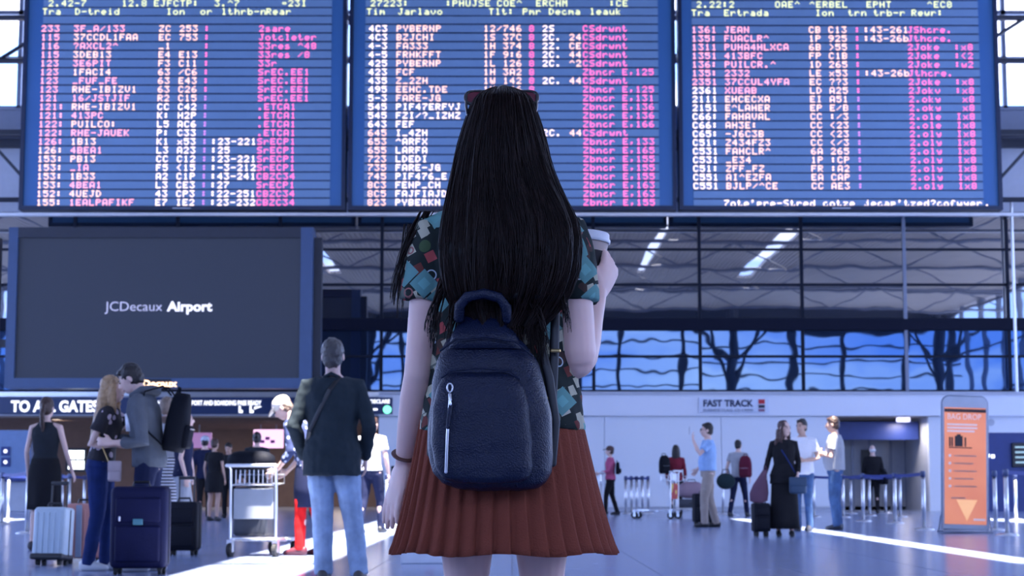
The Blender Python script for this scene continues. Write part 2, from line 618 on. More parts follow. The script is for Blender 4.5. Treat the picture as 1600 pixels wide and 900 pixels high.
def sign_text(t, body, px, py, hpx, m, bold=.0, Y=W - .2, align='LEFT', sx=1.0, name='lettering', wpx=None):
    p = at(px, py, Y)
    o = text_obj(name, body, 1.0, m, t, (0, 0, 0), bold / 1.0, align, ext=0.006, valign='BOTTOM_BASELINE')
    me = o.data
    xs = [v.co.x for v in me.vertices]; zs = [v.co.z for v in me.vertices]
    cap = 0.73                                        # cap height of the font for size 1
    s = (hpx / F * Y) / cap
    sxx = s * sx
    if wpx:
        sxx = (wpx / F * Y) / (max(xs) - min(xs))
    x_0 = {'LEFT': min(xs), 'CENTER': (max(xs) + min(xs)) / 2}[align]
    for v in me.vertices:
        v.co = Vector(((v.co.x - x_0) * sxx + p.x, v.co.y + Y - .006, v.co.z * s + p.z))
    return o


s1 = fascia_sign('gate_sign', 'long navy overhead sign reading TO ALL GATES below the big screen', -60, 429, 621, 647)
sign_text(s1, 'TO ALL GATES', 17, 643, 17.5, M_txtw, .03, wpx=136)
sign_text(s1, 'HAVE YOUR PASSPORT AND BOARDING PASS READY', 247, 633, 7.5, M_txtw, .02, wpx=161)
for k, xx in enumerate((376, 393)):
    p = at(xx, 640, W - .2)
    MB().prism([(p.x - .05, p.z - .09), (p.x + .06, p.z - .09), (p.x + .06, p.z - .02), (p.x + .0, p.z + .0), (p.x + .0, p.z + .1), (p.x - .05, p.z + .1)], W - .212, W - .199).build('pictogram', M_txtw, s1)
p = at(404, 638, W - .2)
MB().prism([(p.x - .12, p.z - .03), (p.x + .10, p.z + .05), (p.x + .02, p.z + .06), (p.x - .12, p.z + .04)], W - .212, W - .199).build('pictogram', M_txtw, s1)
s2 = fascia_sign('customs_sign', 'navy overhead sign with a green disc beside the grey jacketed man', 441, 613, 621, 647)
sign_text(s2, 'NOTHING TO DECLARE', 530, 630, 6, M_txtw, .02, wpx=79)
p = at(605, 640, W - .2)
q = MB().lathe([(.001, 0), (.115, 0), (.115, .012), (.001, .012)], seg=24).build('green_disc', emis('green_disc', (.15, .75, .45), .7), s2)
q.location = (p.x, W - .2, p.z); q.rotation_euler = (math.pi / 2, 0, 0)
p = at(586, 640, W - .2)
MB().box(p.x - .13, p.x + .07, W - .212, W - .199, p.z - .02, p.z + .03).build('pictogram', M_txtw, s2)
s3 = fascia_sign('fast_track_sign', 'pale FAST TRACK sign with a small red square on the white band', 1092, 1202, 621, 645, m=mat('pale_sign', (0.62, 0.66, 0.76), .4), Y=W - .22)
M_ink = mat('navy_ink', (0.01, 0.02, 0.07), .6)
sign_text(s3, 'FAST TRACK', 1099, 635, 10.5, M_ink, .03, wpx=78, Y=W - .225)
sign_text(s3, 'BUSINESS CLASS, CD CREW', 1099, 643, 4.5, mat('grey_ink', (0.25, 0.28, 0.36), .6), 0, wpx=78, Y=W - .225)
for (py0, py1, c) in ((624, 631, (0.5, 0.02, 0.03)), (632.5, 637.5, (0.02, 0.02, 0.04)), (639, 643, (0.25, 0.1, 0.15))):
    a, b_ = at(1185, py0, W - .225), at(1195, py1, W - .225)
    MB().box(a.x, b_.x, W - .232, W - .22, b_.z, a.z).build('mark', mat('mark_%d' % py0, c), s3)

# ================================================================== GLAZED GALLERY FRONT
cols = [-380, -216, -52, 110, 272, 434, 595, 762, 928, 1095, 1256, 1418, 1580, 1742, 1904]
M_mull = mat('mullion_dark', (0.008, 0.011, 0.022), .6, spec=.15)


def glazing(name, rows, M_g, tilt):
    g = tag(empty(name, (0, W, 0)), kind='structure')
    for a, b_ in zip(cols[:-1], cols[1:]):
        for r0, r1 in zip(rows[:-1], rows[1:]):
            x0, x1, z0, z1 = xW(a) + .03, xW(b_) - .03, zW(r1) + .03, zW(r0) - .03
            o = MB().box(x0 - (x0 + x1) / 2, x1 - (x0 + x1) / 2, -.012, .012, z0 - (z0 + z1) / 2, z1 - (z0 + z1) / 2).build('pane', M_g, g)
            o.location = ((x0 + x1) / 2, 0, (z0 + z1) / 2)
            o.rotation_euler = (random.uniform(-1, 1) * tilt, 0, random.uniform(-1, 1) * tilt)
    for a in cols:
        light = a in (1418,)
        MB().box(xW(a) - .045, xW(a) + .045, -.06, .03, zW(rows[-1]), zW(rows[0])).build('mullion', M_steel if light else M_mull, g)
    for r in rows:
        MB().box(xW(cols[0]), xW(cols[-1]), -.05, .03, zW(r) - .035, zW(r) + .035).build('transom', M_mull, g)
    return g


g_up = glazing('window_1', [334, 390, 445, 499], M_glass_up, .0016)
g_lo = glazing('window_2', [515, 557, 611], M_glass_lo, .002)
tag(MB().box(xW(-380), xW(1904), W - .12, W + .2, zW(516), zW(499)).build('trim_5', mat('band_navy', (0.004, 0.006, 0.018), .6, spec=.12)), kind='structure')
tag(MB().box(xW(-380), xW(1904), W + .04, W + .3, Z_sill, zW(334)).build('wall_gallery', M_dark), kind='structure')
pp = thing('facade_pole', 'thin silver vertical pole in front of the gallery glazing', 'pole', (xW(1582), W - .5, 0))
MB().cyl((0, 0, Z_sill + .02), (0, 0, zW(334) + .3), .045, 12).build('tube', M_silver, pp)
for z in (Z_sill + .1, zW(445), zW(340)):
    MB().box(-.03, .03, -.02, .46, z - .03, z + .03).build('bracket', M_silver, pp)

# upper wall, clerestory, high bay
uw = tag(MB().box(xW(-380), xW(1904), W, W + .3, zW(334), zW(232)).build('wall_upper', M_ltgrey), kind='structure')
tag(MB().box(xW(-380), xW(1904), W - .25, W + .3, zW(232), zW(205)).build('trim_6', M_dark), kind='structure')
tag(MB().box(xW(-380), xW(1904), W, W + .3, zW(205), zW(169)).build('wall_clerestory', M_steel), kind='structure')
ROOF_Z = 11.3
cl = tag(empty('window_5', (0, W, 0)), kind='structure')
for k in range(-11, 12):
    MB().box(k * 2.0 - .06, k * 2.0 + .06, -.05, .1, zW(169), zW(-60)).build('mullion', M_steel, cl)
for py in (169, 92, 20, -60):
    MB().box(-23, 23, -.05, .1, zW(py) - .06, zW(py) + .06).build('transom', M_steel, cl)
tag(MB().box(-27, 27, 37.6, W + .5, 16.4, 16.6).build('ceiling_high_bay', M_beige), kind='structure')
tag(MB().box(-27, 27, 37.5, 37.7, ROOF_Z + .1, 16.4).build('wall_step', M_ltgrey), kind='structure')
tag(MB().box(-27, 27, W, W + .3, zW(-60), 16.4).build('trim_7', M_ltgrey), kind='structure')


def truss(label, Y, z0, z1, x0, x1, step, rc=.09, rb=.055, m=M_dark, group=None):
    t = thing('roof_truss', label, 'truss', (0, Y, 0), group=group)
    MB().cyl((x0, 0, z0), (x1, 0, z0), rc, 8).build('chord', m, t)
    MB().cyl((x0, 0, z1), (x1, 0, z1), rc, 8).build('chord', m, t)
    n = int(round((x1 - x0) / step))
    st = (x1 - x0) / n
    me = [MB().cyl((0, 0, z0), (st, 0, z1), rb, 6).mesh('brace', m), MB().cyl((0, 0, z1), (st, 0, z0), rb, 6).mesh('brace', m)]
    for k in range(n):
        o = link(bpy.data.objects.new('brace', me[k % 2]), t)
        o.location = (x0 + k * st, 0, 0)
    return t


truss('dark steel truss crossing the bright clerestory windows above the boards', 49.3, at(0, 95, 49.3).z, at(0, 28, 49.3).z, -26, 26, 1.9, .085, .06)
truss('heavy dark steel truss just below the clerestory behind the boards', 49.1, at(0, 312, 49.1).z, at(0, 214, 49.1).z, -26, 26, 1.6, .07, .045)

# ================================================================== ROOF, SIDES, ENTRANCE FRONT
ROOF = 11.3
slots = [(-9.0, .55), (-0.75, 1.0), (6.35, .40), (11.7, .8)]
M_roof = mat('corrugated_roof', (0.40, 0.36, 0.33), .55, var=.08, vscale=.7)
nt = M_roof.node_tree
wv = nt.nodes.new('ShaderNodeTexWave'); wv.bands_direction = 'X'; wv.inputs['Scale'].default_value = 1.6
geo = nt.nodes.new('ShaderNodeNewGeometry')
nt.links.new(geo.outputs['Position'], wv.inputs['Vector'])
bp = nt.nodes.new('ShaderNodeBump'); bp.inputs['Strength'].default_value = .8; bp.inputs['Distance'].default_value = .05
nt.links.new(wv.outputs[1], bp.inputs['Height']); nt.links.new(bp.outputs[0], nt.nodes['Principled BSDF'].inputs['Normal'])
SY0, SY1 = 10.0, 36.0
roof = MB()
roof.box(-27, 27, -8.5, SY0, ROOF, ROOF + .15)
roof.box(-27, 27, SY1, 37.6, ROOF, ROOF + .15)
xs = [-27] + [e for c, w_ in slots for e in (c - w_ / 2, c + w_ / 2)] + [27]
for k in range(0, len(xs), 2):
    roof.box(xs[k], xs[k + 1], SY0, SY1, ROOF, ROOF + .15)
ceil = tag(roof.build('ceiling', M_roof), kind='structure')
for Y in (5.0, 14.0, 23.0, 31.5):
    truss('dark roof truss spanning the hall under the corrugated roof', Y, ROOF - 1.25, ROOF - .12, -26.5, 26.5, 2.4, .065, .035, m=M_steel, group='hall roof trusses')
for sgn, nm in ((-1, 'wall_left'), (1, 'wall_right')):
    sw = tag(MB().box(26.5 * sgn - .1, 26.5 * sgn + .1, -8.5, W, 0, 1.0).build(nm, M_ltgrey), kind='structure')
    for k in range(16):
        y = -8.5 + k * 3.9
        MB().box(26.5 * sgn - .12, 26.5 * sgn + .12, y - .12, y + .12, 0, 16.4 if y > 37 else ROOF).build('mullion', M_steel, sw)
    for z in (3.5, 6, 8.5, 11.0):
        MB().box(26.5 * sgn - .08, 26.5 * sgn + .08, -8.5, W, z - .08, z + .08).build('transom', M_steel, sw)
RY = -8.5
rf = tag(empty('wall_front', (0, RY, 0)), kind='structure')
for k in range(-8, 9):
    x = k * 3.3 + (.5 if k % 2 else 0)
    MB().box(x - .16, x + .16, -.15, .15, 0, ROOF).build('mullion', M_dark, rf)
for z in (2.6, 5.2, 6.5, 7.4, 8.3, 9.2):
    MB().box(-27, 27, -.06, .06, z - .055, z + .055).build('transom', M_dark, rf)
MB().box(-27, 27, -.3, .3, 10.0, ROOF).build('beam', M_dark, rf)
for k in range(-8, 8):
    MB().box(k * 3.3 + .18, k * 3.3 + 3.1, -.05, .05, .05, 5.2).build('fill_blocker', M_steel, rf)  # solid panels added out of view to cut fill light from behind the camera
for i, x in enumerate((-23.5, -8.7, 13.2, 25.4)):
    t = thing('tree_column', 'dark branching steel column at the glazed entrance front', 'column', (x, RY + 1.5, 0), group='branching columns')
    MB().cyl((0, 0, 0), (0, 0, ROOF - .2), .32, 14).build('trunk', M_dark, t)
    for s_ in (-1, 1):
        MB().cyl((.1 * s_, 0, 6.6), (1.5 * s_, 0, 10.3), .13, 10).build('branch', M_dark, t)
        MB().cyl((.1 * s_, 0, 8.3), (2.6 * s_, 0, 10.3), .10, 10).build('branch', M_dark, t)

# ================================================================== DEPARTURE BOARDS
FONT = {}
_hex = {'!': '00005F0000', "'": '0005030000', '(': '001C224100', ')': '0041221C00', '*': '0814081408', '+': '08083E0808', ',': '0050300000',
        '-': '0808080808', '.': '0060600000', '/': '2010080402', '0': '3E5149453E', '1': '00427F4000', '2': '4261514946', '3': '2141454B31',
        '4': '1814127F10', '5': '2745454539', '6': '3C4A494930', '7': '0171090503', '8': '3649494936', '9': '064949291E', ':': '0036360000',
        '<': '0814224100', '=': '1414141414', '>': '0041221408', '?': '0201510906', 'A': '7E1111117E', 'B': '7F49494936', 'C': '3E41414122',
        'D': '7F4141221C', 'E': '7F49494941', 'F': '7F09090901', 'G': '3E4149497A', 'H': '7F0808087F', 'I': '00417F4100', 'J': '2040413F01',
        'K': '7F08142241', 'L': '7F40404040', 'M': '7F020C027F', 'N': '7F0408107F', 'O': '3E4141413E', 'P': '7F09090906', 'Q': '3E4151215E',
        'R': '7F09192946', 'S': '4649494931', 'T': '01017F0101', 'U': '3F4040403F', 'V': '1F2040201F', 'W': '3F4038403F', 'X': '6314081463',
        'Y': '0708700807', 'Z': '6151494543', 'a': '2054545478', 'b': '7F48444438', 'c': '3844444420', 'd': '384444487F', 'e': '3854545418',
        'f': '087E090102', 'g': '0C5252523E', 'h': '7F08040478', 'i': '00447D4000', 'j': '2040443D00', 'k': '7F10284400', 'l': '00417F4000',
        'm': '7C04180478', 'n': '7C08040478', 'o': '3844444438', 'p': '7C14141408', 'q': '081414187C', 'r': '7C08040408', 's': '4854545420',
        't': '043F444020', 'u': '3C4040207C', 'v': '1C2040201C', 'w': '3C4030403C', 'x': '4428102844', 'y': '0C5050503C', 'z': '4464544C44',
        '_': '4040404040', '^': '0402010204', '"': '0007000700'}
for ch, hx in _hex.items():
    FONT[ch] = [int(hx[i:i + 2], 16) for i in range(0, 10, 2)]

YB = 48.2
M_led = [emis('led_peach', (1.0, 0.56, 0.46), .62), emis('led_rose', (1.0, 0.34, 0.46), .6), emis('led_magenta', (1.0, 0.14, 0.45), .55),
         emis('led_violet', (0.62, 0.22, 0.75), .45), emis('led_yellow', (0.80, 0.86, 0.42), .5), emis('led_white', (1.0, 0.76, 0.74), .7)]
PEA, ROS, MAG, VIO, YEL, WHI = range(6)
M_frame = mat('board_frame', (0.006, 0.016, 0.05), .4)
M_margin = mat('board_margin_haze', (0.022, 0.085, 0.26), .35, var=.05, vscale=.4, emit=.10)  # sky haze on the black panel put into blue colour and faint glow
M_strip = mat('board_strip_haze', (0.095, 0.175, 0.34), .4, var=.06, vscale=.5, emit=.10)  # blue and glow stand in for sky reflected by black strips

L_rows = [
    (5, [(75, '2.42-7', YEL), (190, '12.8', YEL), (240, 'EJFCTP:', YEL), (335, '3.^7', YEL), (440, '*23I', YEL)]),
    (18, [(66, 'Tra', YEL), (117, 'D-treid', YEL), (260, 'Ion', YEL), (313, 'or', YEL), (346, 'lthrb-n', YEL), (416, 'Rear', YEL)]),
    (31, [])]
_l = [('233', '3F_A/133', 'ZC', '253', '', '2sare'), ('115', '37CCDL1FAA', 'EC', '753', '', 'Jotcleter'), ('116', '?AXCL2^', '_1', '', '', '33res ^48'),
      ('115', '3DEB13', 'E4', 'E13', '', '33res /8'), ('123', '3E6PIT', 'F3', 'C11', '', '33r'), ('123', '1FACI4', '63', '/C6', '', 'SrEC.EE1'),
      ('123', '_FUF_FE', '63', 'E43', '', 'SrEC.EE1'), ('123', 'RHE-IBIZV1', '63', 'C26', '', 'SrEC.EE1'), ('121', '16/JSTJIF', 'R2', 'C15', '', 'SrEC.EE1'),
      ('121:', 'RHE-IBIZV1', 'CC', 'C42', '', '.ETCA1'), ('121:', '413PC', 'K:', 'H2P', '', '.ETCA1'), ('122:', 'PUILCO:', 'L5', 'AC6', '', '.ETCA1'),
      ('122:', 'RHE-JAUEK', 'P:', 'C33', '', '.ETCA1'), ('126:', '1B13', 'K1', 'x53', ':23-221', 'SrECP1'), ('126:', '4BEA1', 'L3', 'A23', ':25', 'SrECP1'),
      ('153:', 'PB13', 'CC', 'C12', ':23-221', 'SrECP1'), ('153:', '_IA', 'F5', '<15', ':-3-212', 'SrECP1'), ('153:', '1B33', 'A2', 'C1P', ':43-241', 'CBZC34'),
      ('153:', '4BEA1', 'L3', 'CE3', ':27', 'SrECP1'), ('152:', '4UEJD', '43', 'CP3', ':22-251', 'CBZC34'), ('155:', '1EALPAFIKF', 'E7', 'IE2', ':23-232', 'CBZC34')]
for i, (a, b_, c, d, e, f) in enumerate(_l):
    y = 44.5 + 13.58 * i
    L_rows.append((y, [(65, a, ROS if i < 14 else PEA), (116, b_, PEA if i % 2 else ROS), (249, c, PEA if i < 9 else WHI), (281, d, PEA if i < 9 else WHI),
                       (320, ':', MAG if i < 8 else VIO), (334, e, WHI), (405, f, MAG)]))
C_rows = [
    (5, [(579, '27223:', YEL), (697, ':PHUJSE', YEL), (777, 'COE^', YEL), (838, 'ERCHM', YEL), (953, ':CE', YEL)]),
    (18, [(573, 'Tim', YEL), (622, 'Jarlavo', YEL), (764, 'Tlt:', YEL), (817, 'Pmr', YEL), (858, 'Decma', YEL), (922, 'leauk', YEL)]),
    (31, [])]
_c = [('4C3', 'PYBERNP', '12/746', '2S', '', 'CSdrwnt'), ('4C3', 'BZJCHI', '1S 37C', '2C.', '24', 'CSdrwnt'), ('4-3', 'FA333', '1H 374', '2Z.', 'CE', 'CSdrwnt'),
      ('4-5', 'FRHKFFT', '1F 9:6', '2C.', '44', 'CSdrwnt'), ('425', 'PYBERNP', '1L 126', '2C.', '^2', 'CSdrwnt'), ('423', 'FCF', '1H 3A2', '', '', 'Zbncr E,125'),
      ('435', 'Z_2ZH', '1W 142', '2C.', '44', 'CSdrwnt'), ('495', 'EEHC.TDE', '1W 146', '', '', 'Zbncr E,125'), ('5-3', 'FARE-JG', '', '', '', 'Zbncr E,131'),
      ('545', 'PIF47ERFYJ', '', '', '', 'Zbncr E,136'), ('545', 'FZI/?_IZHZ', '', '', '', 'Zbncr E,136'), ('643', 'FEF', '', '', '', 'Zbncr E,166'),
      ('645', 'I_4ZH', '', '2C.', '44', 'CSdrwnt'), ('653', '^ARFX', '', '', '', 'Zbncr E,133'), ('655', 'LARFA', '', '', '', 'Zbncr E,165'),
      ('723', 'LDEDI', '', '', '', 'Zbncr E,155'), ('735', 'FARE-JG', '', '', '', 'Zbncr E,155'), ('745', 'PIF476_E', '', '', '', 'Zbncr E,155'),
      ('8C3', 'FENP_CH', '', '', '', 'Zbncr E,163'), ('8C5', 'FAJFIAJD', '', '', '', 'Zbncr E,163'), ('823', 'PYBERKN', '', '', '', 'Zbncr E,155')]
for i, (a, b_, c, d, d2, e) in enumerate(_c):
    y = 44.5 + 13.58 * i
    C_rows.append((y, [(577, a, WHI if i < 12 else PEA), (620, b_, PEA if i < 9 else WHI), (756, c, PEA), (827, '8' if i < 11 else '', MAG), (848, d, WHI), (890, d2, PEA), (911, e, MAG)]))
R_rows = [
    (7, [(1089, '2.22:2', YEL), (1212, 'OAE^', YEL), (1266, '^ERBEL', YEL), (1355, 'EPHT', YEL), (1450, '^EC8', YEL)]),
    (20, [(1081, 'Tra', YEL), (1132, 'Ertrada', YEL), (1275, 'Ion', YEL), (1326, 'trn', YEL), (1366, 'trb-r', YEL), (1425, 'Rewr:', YEL)]),
    (33, [])]
_r = [('1361', 'JEAN', 'CB C13', ':43-261', 'JShcre.', ''), ('135:', 'FUACLR^', '1P 925', ':43-26b', 'Jthcre.', ''), ('1311', 'PUHA4HLXCA', '6B >55', '', '2Joke', ':x8'),
      ('1351', '413BFC', 'FP C1B', '', '2Joke', ':<2'), ('136:', 'PUILCR.^', '1D 265', '', '2Joke', ':w2'), ('135:', '2332', 'LE x53', ':43-26b', 'Jthcre.', ''),
      ('2351', '37CCUL4YFA', 'EC ??3', '', '2Joke', ':x8'), ('2361', 'XUEAB', 'LD A25', '', '2Jokv', ':x8'), ('2111', 'EHCECXA', 'EI A51', '', '2.oky', ' x8'),
      ('2151', 'E^LAHER', 'EP E/B', '', '2.oky', ' x8'), ('C66:', 'FAHAVAL', 'CC :/3', '', '2.ole', 'Ix8'), ('C66:', 'AH3E:', 'CC <23', '', '2.ole', 'Ix8'),
      ('C65:', '-J6C3B', 'CC <23', '', '2.oly', 'Ix8'), ('C51:', 'Z434FZ3', 'CC </3', '', '2.oly', 'Ix8'), ('C531', 'FAHCLR^', '6A 265', '', '2.oly', 'Ix8'),
      ('C531', '_E34', '1P :CP', '', '2.oly', 'Ix8'), ('C51:', 'ZFF_FZ', 'FR :A2', '', '2.oly', 'Ix8'), ('C551', 'AI^EZFA', 'EA CAP', '', '2.oly', 'Ix8'),
      ('C551', 'BJLP/^CE', 'CC AE3', '', '2.oly', 'Ix8')]
for i, (a, b_, c, d, e, f) in enumerate(_r):
    y = 46.5 + 13.55 * i
    R_rows.append((y, [(1081, a, ROS if i < 7 else WHI), (1132, b_, ROS if i < 8 else PEA), (1264, c, PEA), (1336, ':', MAG if i < 8 else VIO), (1350, d, PEA), (1418, e, MAG), (1491, f, MAG)]))
R_rows.append((46.5 + 13.55 * 19, []))
R_rows.append((46.5 + 13.55 * 20, [(1128, "7ote'pre-Stred cotze", WHI), (1345, "jecap'tzed?cofwyer", WHI), (1531, '.', WHI)]))


def board(label, bx0, bx1, sx0, sx1, rows, pitch_px, ypx0):
    t = thing('departure_board', label, 'departure board', (0, YB, 0))
    xb = lambda p, y=44: at(p, y, YB).x
    zb = lambda p: at(800, p, YB).z
    X0, X1, Z0, Z1 = xb(bx0, 170), xb(bx1, 170), zb(328), zb(-48)
    f = .11
    fr = MB()
    fr.box(X0, X1, -.05, .45, Z0, Z0 + f).box(X0, X1, -.05, .45, Z1 - f, Z1)
    fr.box(X0, X0 + f, -.05, .45, Z0 + f, Z1 - f).box(X1 - f, X1, -.05, .45, Z0 + f, Z1 - f)
    fr.build('frame', M_frame, t)
    MB().box(X0 + f, X1 - f, .03, .42, Z0 + f, Z1 - f).build('display_panel', M_margin, t)
    lbl = MB().box((X0 + X1) / 2 - .25, (X0 + X1) / 2 + .25, -.056, -.05, Z0 + .025, Z0 + .055).build('maker_plate', M_ltgrey, t)
    for x in (X0 + 1.2, X1 - 1.2):
        MB().box(x - .1, x + .1, .4, W - YB + .02, Z0 + .5, Z0 + .7).build('bracket', M_dark, t)
        MB().box(x - .1, x + .1, .4, W - YB - .2, Z1 - .8, Z1 - .6).build('bracket', M_dark, t)
    # every line of the display is a strip of its own; two more above those in view
    ys = [r[0] for r in rows]
    zc = lambda y: zb(y)
    first = ys[0]
    allrows = [(first - 13.3 * k, []) for k in (3, 2, 1)] + rows
    zz = [zc(r[0]) for r in allrows]
    s = YB / F
    MB().box(xb(sx0), xb(sx1), .02, .035, zz[-1] - .12, zz[0] + .12).build('line_backing', mat('board_gap', (0.012, 0.035, 0.10), .5), t)
    for k, (y, cells) in enumerate(allrows):
        z = zz[k]
        h = .5 * 13.58 * s - .019
        st = MB().box(xb(sx0), xb(sx1), .004, .03, z - h, z + h).build('line_strip', M_strip, t)
        g = MB()
        for (cx, txt, m) in cells:
            g.mi = m
            for n, ch in enumerate(txt):
                colsb = FONT.get(ch)
                if not colsb: continue
                ox = xb(cx) + n * 10.45 * s
                dw, dh = 1.5 * s, 1.46 * s
                for ci, bits in enumerate(colsb):
                    r = 0
                    while r < 7:
                        if bits >> r & 1:
                            e = r
                            while e + 1 < 7 and bits >> (e + 1) & 1: e += 1
                            zt, zl = z + (3.5 - r) * dh, z + (3.5 - e - 1) * dh
                            x_ = ox + ci * dw
                            g.add([(x_, .0, zl), (x_ + dw * .92, .0, zl), (x_ + dw * .92, .0, zt), (x_, .0, zt)], [(0, 1, 2, 3)])
                            r = e
                        r += 1
        if g.v:
            tag(g.build('line_text', M_led, st), kind='stuff')
    return t


board('departure board with rows of pink text hanging above the big dark screen', 34, 541, 67, 518, L_rows, 13.58, 44.5)
board('departure board with rows of pink text hanging behind the long haired woman', 545, 1056, 571, 1028, C_rows, 13.58, 44.5)
board('departure board with a line of text along its foot above the facade pole', 1060, 1562, 1081, 1529, R_rows, 13.55, 46.5)
rail = thing('support_rail', 'long silver rail running under the three departure boards', 'rail', (0, YB + .2, at(800, 334, YB).z))
MB().box(-18, 18, -.1, .1, -.035, .045).build('beam', M_silver, rail)
for x in (-17.9, 17.9):
    MB().cyl((x, 0, 0), (x, 0, 16.45 - at(800, 334, YB).z), .05, 8).build('hanger', M_silver, rail)

# ================================================================== BIG DARK SCREEN
YS = 43.0
s4 = thing('advertising_screen', 'huge dark video screen with white lettering left of the long haired woman', 'screen', (0, YS, 0))
A, B = at(16, 356, YS), at(487, 607, YS)
a, b_ = at(30, 372, YS), at(468, 591, YS)
M_sframe = mat('screen_frame', (0.035, 0.07, 0.16), .3, var=.04)
MB().box(A.x, a.x, -.1, .5, B.z, A.z).build('frame_side', M_sframe, s4)
MB().box(b_.x, B.x, -.1, .5, B.z, A.z).build('frame_side', M_sframe, s4)
MB().box(a.x, b_.x, -.1, .5, B.z, b_.z).build('frame_bottom', M_sframe, s4)
MB().box(a.x, b_.x, -.1, .5, a.z, A.z).build('frame_top', M_dark, s4)
MB().box(a.x, b_.x, -.02, .4, b_.z, a.z).build('display', mat('screen_grey', (0.016, 0.020, 0.034), .5, var=.1, vscale=40, emit=.07, ecol=(0.030, 0.043, 0.075)), s4)
t1 = sign_text(s4, 'JCDecaux', 164, 486, 15.5, emis('logo_grey', (0.42, 0.45, 0.72), .32), -.008, Y=YS, wpx=90)
t2 = sign_text(s4, 'Airport', 261, 486, 15.5, emis('logo_white', (0.75, 0.78, 1.0), .42), .03, Y=YS, wpx=71)
t3 = sign_text(s4, 'JCDecaux', 204, 604, 10.5, emis('logo_orange', (1.0, 0.62, 0.38), .8), .03, Y=YS - .1, wpx=73)
for t_, dy in ((t1, -YS - .02), (t2, -YS - .02), (t3, -YS - .012)):
    for v in t_.data.vertices: v.co.y += dy
MB().box(at(200, 0, YS).x, at(281, 0, YS).x, -.115, -.1, at(0, 606.5, YS).z, at(0, 592.5, YS).z).build('logo_plate', M_black, s4)
for p in (at(496, 372, YS + .2), at(-7, 372, YS + .2)):
    MB().box(p.x - .12, p.x + .12, .12, .4, 0, p.z).build('post', M_dark, s4)
MB().box(at(-7, 0, YS).x, A.x + .05, .2, .3, B.z + 1.0, B.z + 1.2).build('bracket', M_dark, s4)
MB().box(B.x - .05, at(496, 0, YS).x, .2, .3, B.z + 1.0, B.z + 1.2).build('bracket', M_dark, s4)

# ================================================================== PEOPLE
SK = skinmat('skin_fair', (0.62, 0.42, 0.36))
SK2 = skinmat('skin_tan', (0.48, 0.30, 0.23))
HAIR = {}


def hairmat(name, col, rough=.42):
    return mat('hair_' + name, col, rough, var=.25, vscale=30, bump=.5, bscale=90, spec=.4)


TORSO = {'m': [(.84, .13, .105), (.93, .165, .118), (1.02, .152, .108), (1.10, .147, .105), (1.22, .162, .113), (1.34, .178, .115), (1.42, .165, .088), (1.465, .10, .07), (1.50, .06, .06)],
         'f': [(.84, .135, .105), (.93, .172, .12), (1.02, .145, .102), (1.10, .125, .092), (1.22, .14, .106), (1.32, .155, .112), (1.40, .15, .084), (1.45, .09, .065), (1.49, .05, .05)]}


def lerp(a, b, t):
    return a + (b - a) * t


def torso_at(tab, z):
    for a, b in zip(tab[:-1], tab[1:]):
        if a[0] <= z <= b[0]:
            t = (z - a[0]) / (b[0] - a[0])
            return (z, lerp(a[1], b[1], t), lerp(a[2], b[2], t))
    return tab[0] if z < tab[0][0] else tab[-1]


def hand(V, Wp, d, n, t, s=1.0, curl=.35, seg=8, spread=1.0):
    """palm and five fingers: Wp wrist, d along hand, n palm normal, t thumb side"""
    Wp, d, n, t = Vector(Wp), Vector(d).normalized(), Vector(n), Vector(t)
    n = (n - d * n.dot(d)).normalized()
    t2 = d.cross(n)
    t = t2 if t2.dot(t) > 0 else -t2
    V.chain([Wp - d * .01 * s, Wp + d * .03 * s, Wp + d * .065 * s, Wp + d * .088 * s],
            [(.025 * s, .019 * s), (.036 * s, .017 * s), (.042 * s, .015 * s), (.038 * s, .012 * s)], 12, up=t)
    for off, L in ((.031, .068), (.0105, .078), (-.0105, .072), (-.031, .056)):
        L *= s
        p = Wp + d * .085 * s + t * off * s * spread
        dd = (d + t * off * 2.0 * spread).normalized()
        pts = [p - dd * .012 * s, p]
        a = curl * .7
        for k, fr in enumerate((.45, .3, .25)):
            q = (dd * math.cos(a) + n * math.sin(a))
            p = p + q * L * fr
            pts.append(p)
            a += curl
        V.chain(pts, [.0098 * s, .0098 * s, .009 * s, .0083 * s, .007 * s], seg)
    p = Wp + d * .022 * s + t * .022 * s
    q = (d * .62 + t * .62 + n * .35).normalized()
    p2 = p + q * .045 * s
    q2 = (d * .85 + t * .25 + n * (.3 + curl * .4)).normalized()
    p3 = p2 + q2 * .032 * s
    V.chain([p, p2, p3, p3 + q2 * .02 * s], [.015 * s, .0125 * s, .0105 * s, .009 * s], seg)


